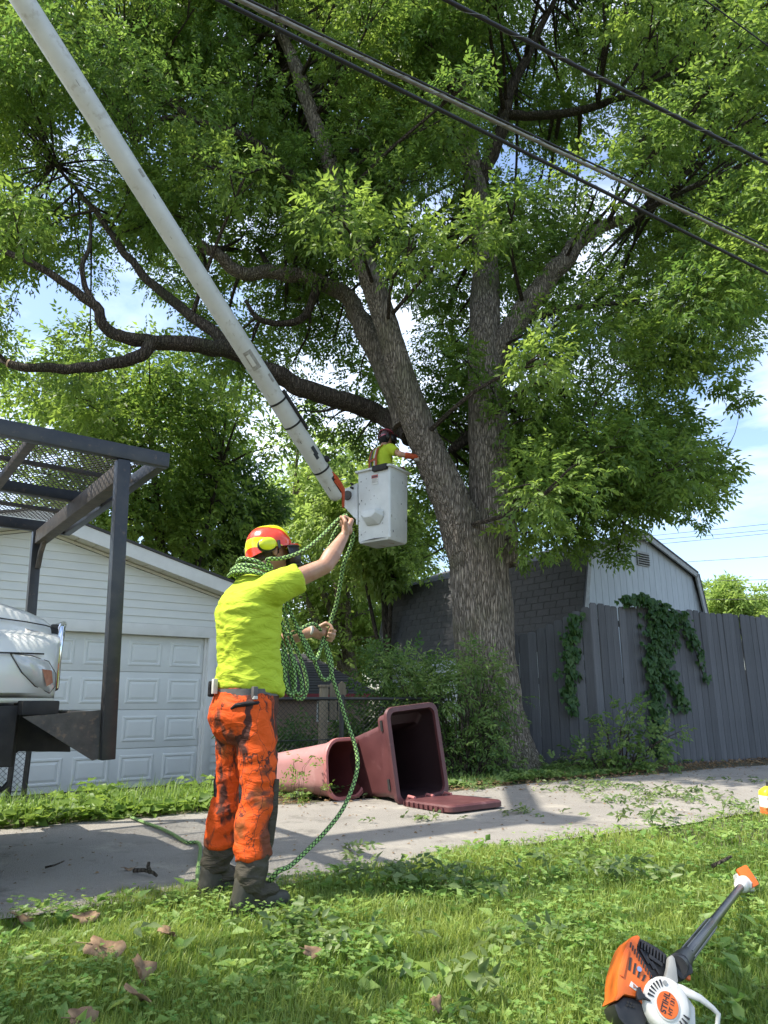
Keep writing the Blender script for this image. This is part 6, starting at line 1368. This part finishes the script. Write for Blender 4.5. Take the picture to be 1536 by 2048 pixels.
    for i, (x, y, d, w_, t_) in enumerate(pts):
        a = pts[max(i-1, 0)]; b = pts[min(i+1, len(pts)-1)]; dr = V(b[0]-a[0], 0, -(b[1]-a[1])).normalized(); nn = V(-dr.z, 0, dr.x); c = P3(x, y, d)
        rg2.append([c+nn*w_*K*.62*math.cos(u)+V(0, 1, 0)*t_*K*.7*math.sin(u) for u in [2*math.pi*k/14 for k in range(14)]])
    m.loft(rg2); m.build('support_bracket', 'saw_white', g, True, angle=60)
    part('choke_lever', [(1331, 1966), (1344, 1942), (1350, 1926), (1358, 1921), (1362, 1928), (1361, 1946), (1358, 1970), (1345, 1972)], -.016, .03, 'saw_grey', .006)
    th = part('throttle_housing', [(1358, 1922), (1366, 1916), (1380, 1916), (1390, 1922), (1398, 1940), (1398, 1952), (1386, 1956), (1376, 1964), (1366, 1962), (1360, 1948)], .0, .06, 'saw_black', .012)
    part('trigger', [(1383, 1949), (1394, 1955), (1391, 1964), (1382, 1958)], .015, .02, 'saw_orange', .003, th)
    # shaft with foam grip, tube, gear head, bar cover
    e = Mi @ atZ(1483, 1772, .085); s = P3(1382, 1932, .03); d = (e-s).normalized(); LN = (e-s).length
    MB().tube([s-d*.04, s, s+d*.05, s+d*.10], [.026, .028, .026, .022], 16).build('clamp', 'saw_black', g, True)
    gp = MB().tube([s+d*.09, s+d*.10, s+d*.62, s+d*.63], [.017, .0205, .0205, .017], 18).build('foam_grip', 'shaft_black', g, True)
    for k in range(8):
        a = k*math.pi/4; x = d.cross(V(0, 1, 0)).normalized(); y = d.cross(x); off = (x*math.cos(a)+y*math.sin(a))*.0205; MB().tube([s+d*.11+off, s+d*.60+off], .0022, 5).build('grip_rib', 'shaft_black', gp)
    MB().tube([s+d*.62, s+d*LN], .0155, 16).build('shaft_tube', 'shaft_black', g, True)
    ge = MB(); ge.capsule(e-d*.02, e+d*.05, .03, .036); ge.box(e+d*.10, (.07, .05, .08)); ge.tube([e+d*.06-V(0, .03, 0), e+d*.06+V(0, .03, 0)], .034, 14)
    obj('gear_head', remeshed(ge, .007, 2, 'gear'), 'saw_white', g, True)
    MB().box(e+d*.085+V(.012, -.034, .02), (.062, .022, .095), Matrix.Rotation(R(-22), 3, 'Y')).build('sprocket_cover', 'saw_orange', g, bevel=.01)
    x = (V(.45, .5, .75)-d*V(.45, .5, .75).dot(d)).normalized(); b0 = e+d*.10
    MB().bar(b0, b0+d*.17+V(.02, 0, 0), .008, .055, up=(0, 1, .2)).build('guide_bar', 'saw_grey', g, bevel=.003)
    ch = b0+d*.17
    MB().bar(b0+d*.02+x*.03, ch+x*.03, .008, .008).bar(b0+d*.02-x*.03, ch-x*.03, .008, .008).build('chain', 'saw_black', g)
pole_saw()

# ------------------------------------------------------------------ oil jug at the lawn edge
mat('jug_yellow', (.72, .58, .03), (.66, .52, .03), 6, .4); mat('jug_white', (.74, .73, .70), rough=.4); mat('jug_orange', (.70, .16, .04), rough=.4); mat('jug_text', (.03, .03, .03), rough=.5); mat('jug_red', (.5, .05, .04), rough=.4)
def jug():
    p = atZ(1546, 1631, 0); g = empty('oil_jug', (p.x, p.y, 0), R(8)); g.scale = (.9,)*3; tag(g, 'yellow topped oil jug with white and orange label at right edge', 'jug')
    m = MB(); q = lambda w_, d_, z, c=.03: rrect(w_, d_, c, z)
    m.loft([q(.17, .11, 0), q(.185, .12, .012), q(.185, .12, .195), q(.175, .11, .215), q(.10, .08, .245, .03), q(.06, .06, .255, .028)]); m.build('body', 'jug_yellow', g, True, angle=50)
    MB().loft([rrect(.188, .123, .031, .018), rrect(.188, .123, .031, .175)], cap=False).build('label', 'jug_white', g, True)
    MB().loft([rrect(.190, .125, .031, .02), rrect(.190, .125, .031, .075)], cap=False).build('label_band', 'jug_orange', g, True)
    for x, z, w_, h, m_ in ((-.045, .15, .06, .014, 'jug_red'), (.04, .148, .05, .012, 'jug_text'), (-.035, .118, .065, .022, 'jug_text'), (.045, .112, .05, .018, 'jug_red'), (-.04, .085, .07, .012, 'jug_orange'), (-.03, .05, .05, .024, 'jug_white'), (.05, .05, .04, .03, 'jug_text')):
        MB().bbox((x-w_/2, -.0645, z-h/2), (x+w_/2, -.0625, z+h/2)).build('label_print', m_, g)
    MB().tube([(0, 0, .25), (0, 0, .29), (0, 0, .293)], [.026, .026, .02], 20).build('cap', 'jug_text', g, True, angle=40)
    MB().tube([(.03, 0, .245), (.075, 0, .25), (.09, 0, .21), (.085, 0, .16)], .012, 10).build('grip', 'jug_yellow', g, True)
jug()

# ------------------------------------------------------------------ fallen leaves and sticks
def dry_leaf(px, py, size, rot, label, seed, z=.05, tilt=(0, 0)):
    rng = random.Random(seed); p = atZ(px, py, z); n = 20; pts = []; lobes = 5
    for k in range(n):
        a = 2*math.pi*k/n; r = size*(.62+.38*abs(math.cos(a*lobes/2+.4)))*(1.25 if math.cos(a) > .6 else 1)*rng.uniform(.85, 1.1); pts.append((r*math.cos(a), r*.8*math.sin(a)))
    m = MB(); bz = lambda x, y: size*.28*mnoise.noise((x/size*1.3+seed, y/size*1.3, 0))+.25*(x*x-y*y*.6)/size
    vs = [V(0, 0, bz(0, 0))]+[V(x*.5, y*.5, bz(x*.5, y*.5)) for x, y in pts]+[V(x, y, bz(x, y)) for x, y in pts]
    fs = [(0, 1+k, 1+(k+1) % n) for k in range(n)]+[(1+k, 1+n+k, 1+n+(k+1) % n, 1+(k+1) % n) for k in range(n)]
    m.add(vs, fs); g = empty('fallen_leaf', p, rot); g.rotation_euler = (tilt[0], tilt[1], rot); tag(g, label, 'leaf', 'dry fallen leaves')
    b = m.build('blade', 'dry_leaf', g, True, angle=60); md = b.modifiers.new('t', 'SOLIDIFY'); md.thickness = .0012
    MB().tube([V(0, 0, bz(0, 0)), V(-size*.6, 0, bz(-size*.6, 0)+.004), V(-size*1.3, .01, .006)], .0016, 5).build('stalk', 'dry_leaf', g, True)
dry_leaf(205, 1898, .075, .3, 'large curled brown leaf in the grass left of the boots', 1, .06, (.5, .2)); dry_leaf(282, 1938, .065, 1.6, 'upright crumpled brown leaf above the pale round one', 2, .07, (1.0, .3)); dry_leaf(272, 1990, .055, 2.6, 'pale tan rounded leaf in the lower left grass', 3, .07, (.7, -.2))
dry_leaf(160, 2036, .045, .9, 'small dark brown leaf at the bottom edge of the lawn', 4, .06, (.9, .1)); dry_leaf(335, 1866, .05, 2.0, 'thin flat tan leaf nearest to the boots', 5, .06, (.3, .1)); dry_leaf(622, 1904, .035, .4, 'small reddish brown leaf right of the boots', 6, .06, (.6, .2)); dry_leaf(872, 2010, .03, 1.4, 'little pink brown leaf in the grass near the middle bottom', 7, .06, (.6, -.3))
dry_leaf(258, 1738, .035, .7, 'orange brown leaf lying on the asphalt beside the twig', 8, .012, (.1, .1)); dry_leaf(697, 1702, .028, 2.2, 'small brown leaf on the asphalt right of the legs', 9, .012, (.2, .1)); dry_leaf(170, 1834, .05, .2, 'dark curled leaf at the lawn edge on the left', 10, .04, (.5, .1)); dry_leaf(40, 1835, .05, 1.2, 'dark leaf at the lawn edge near the left border', 11, .04, (.5, .4))
def stick(pts, r, label, z=.02):
    P = [[atZ(x, y, z+dz) for x, y, dz in b] for b in pts]; o = P[0][0].copy(); m = MB()
    for b in P: m.tube([p-o for p in b], [r*(1-.5*i/len(b)) for i in range(len(b))], 8)
    x = m.build('twig', 'bark_limb', None, True); x.location = o; tag(x, label, 'twig', 'broken twigs')
stick([[(268, 1741, 0), (288, 1740, .01), (306, 1745, .02), (314, 1752, .0)], [(300, 1744, .02), (296, 1732, .04), (298, 1724, .06)]], .012, 'forked broken twig on the asphalt left of the worker')
stick([[(1425, 1732, .04), (1445, 1722, .06), (1462, 1713, .07)]], .011, 'short stick in the grass above the pole saw tip')
stick([[(90, 1735, 0), (110, 1730, .01), (128, 1722, .01)]], .006, 'thin dark twig on the shaded asphalt at left')
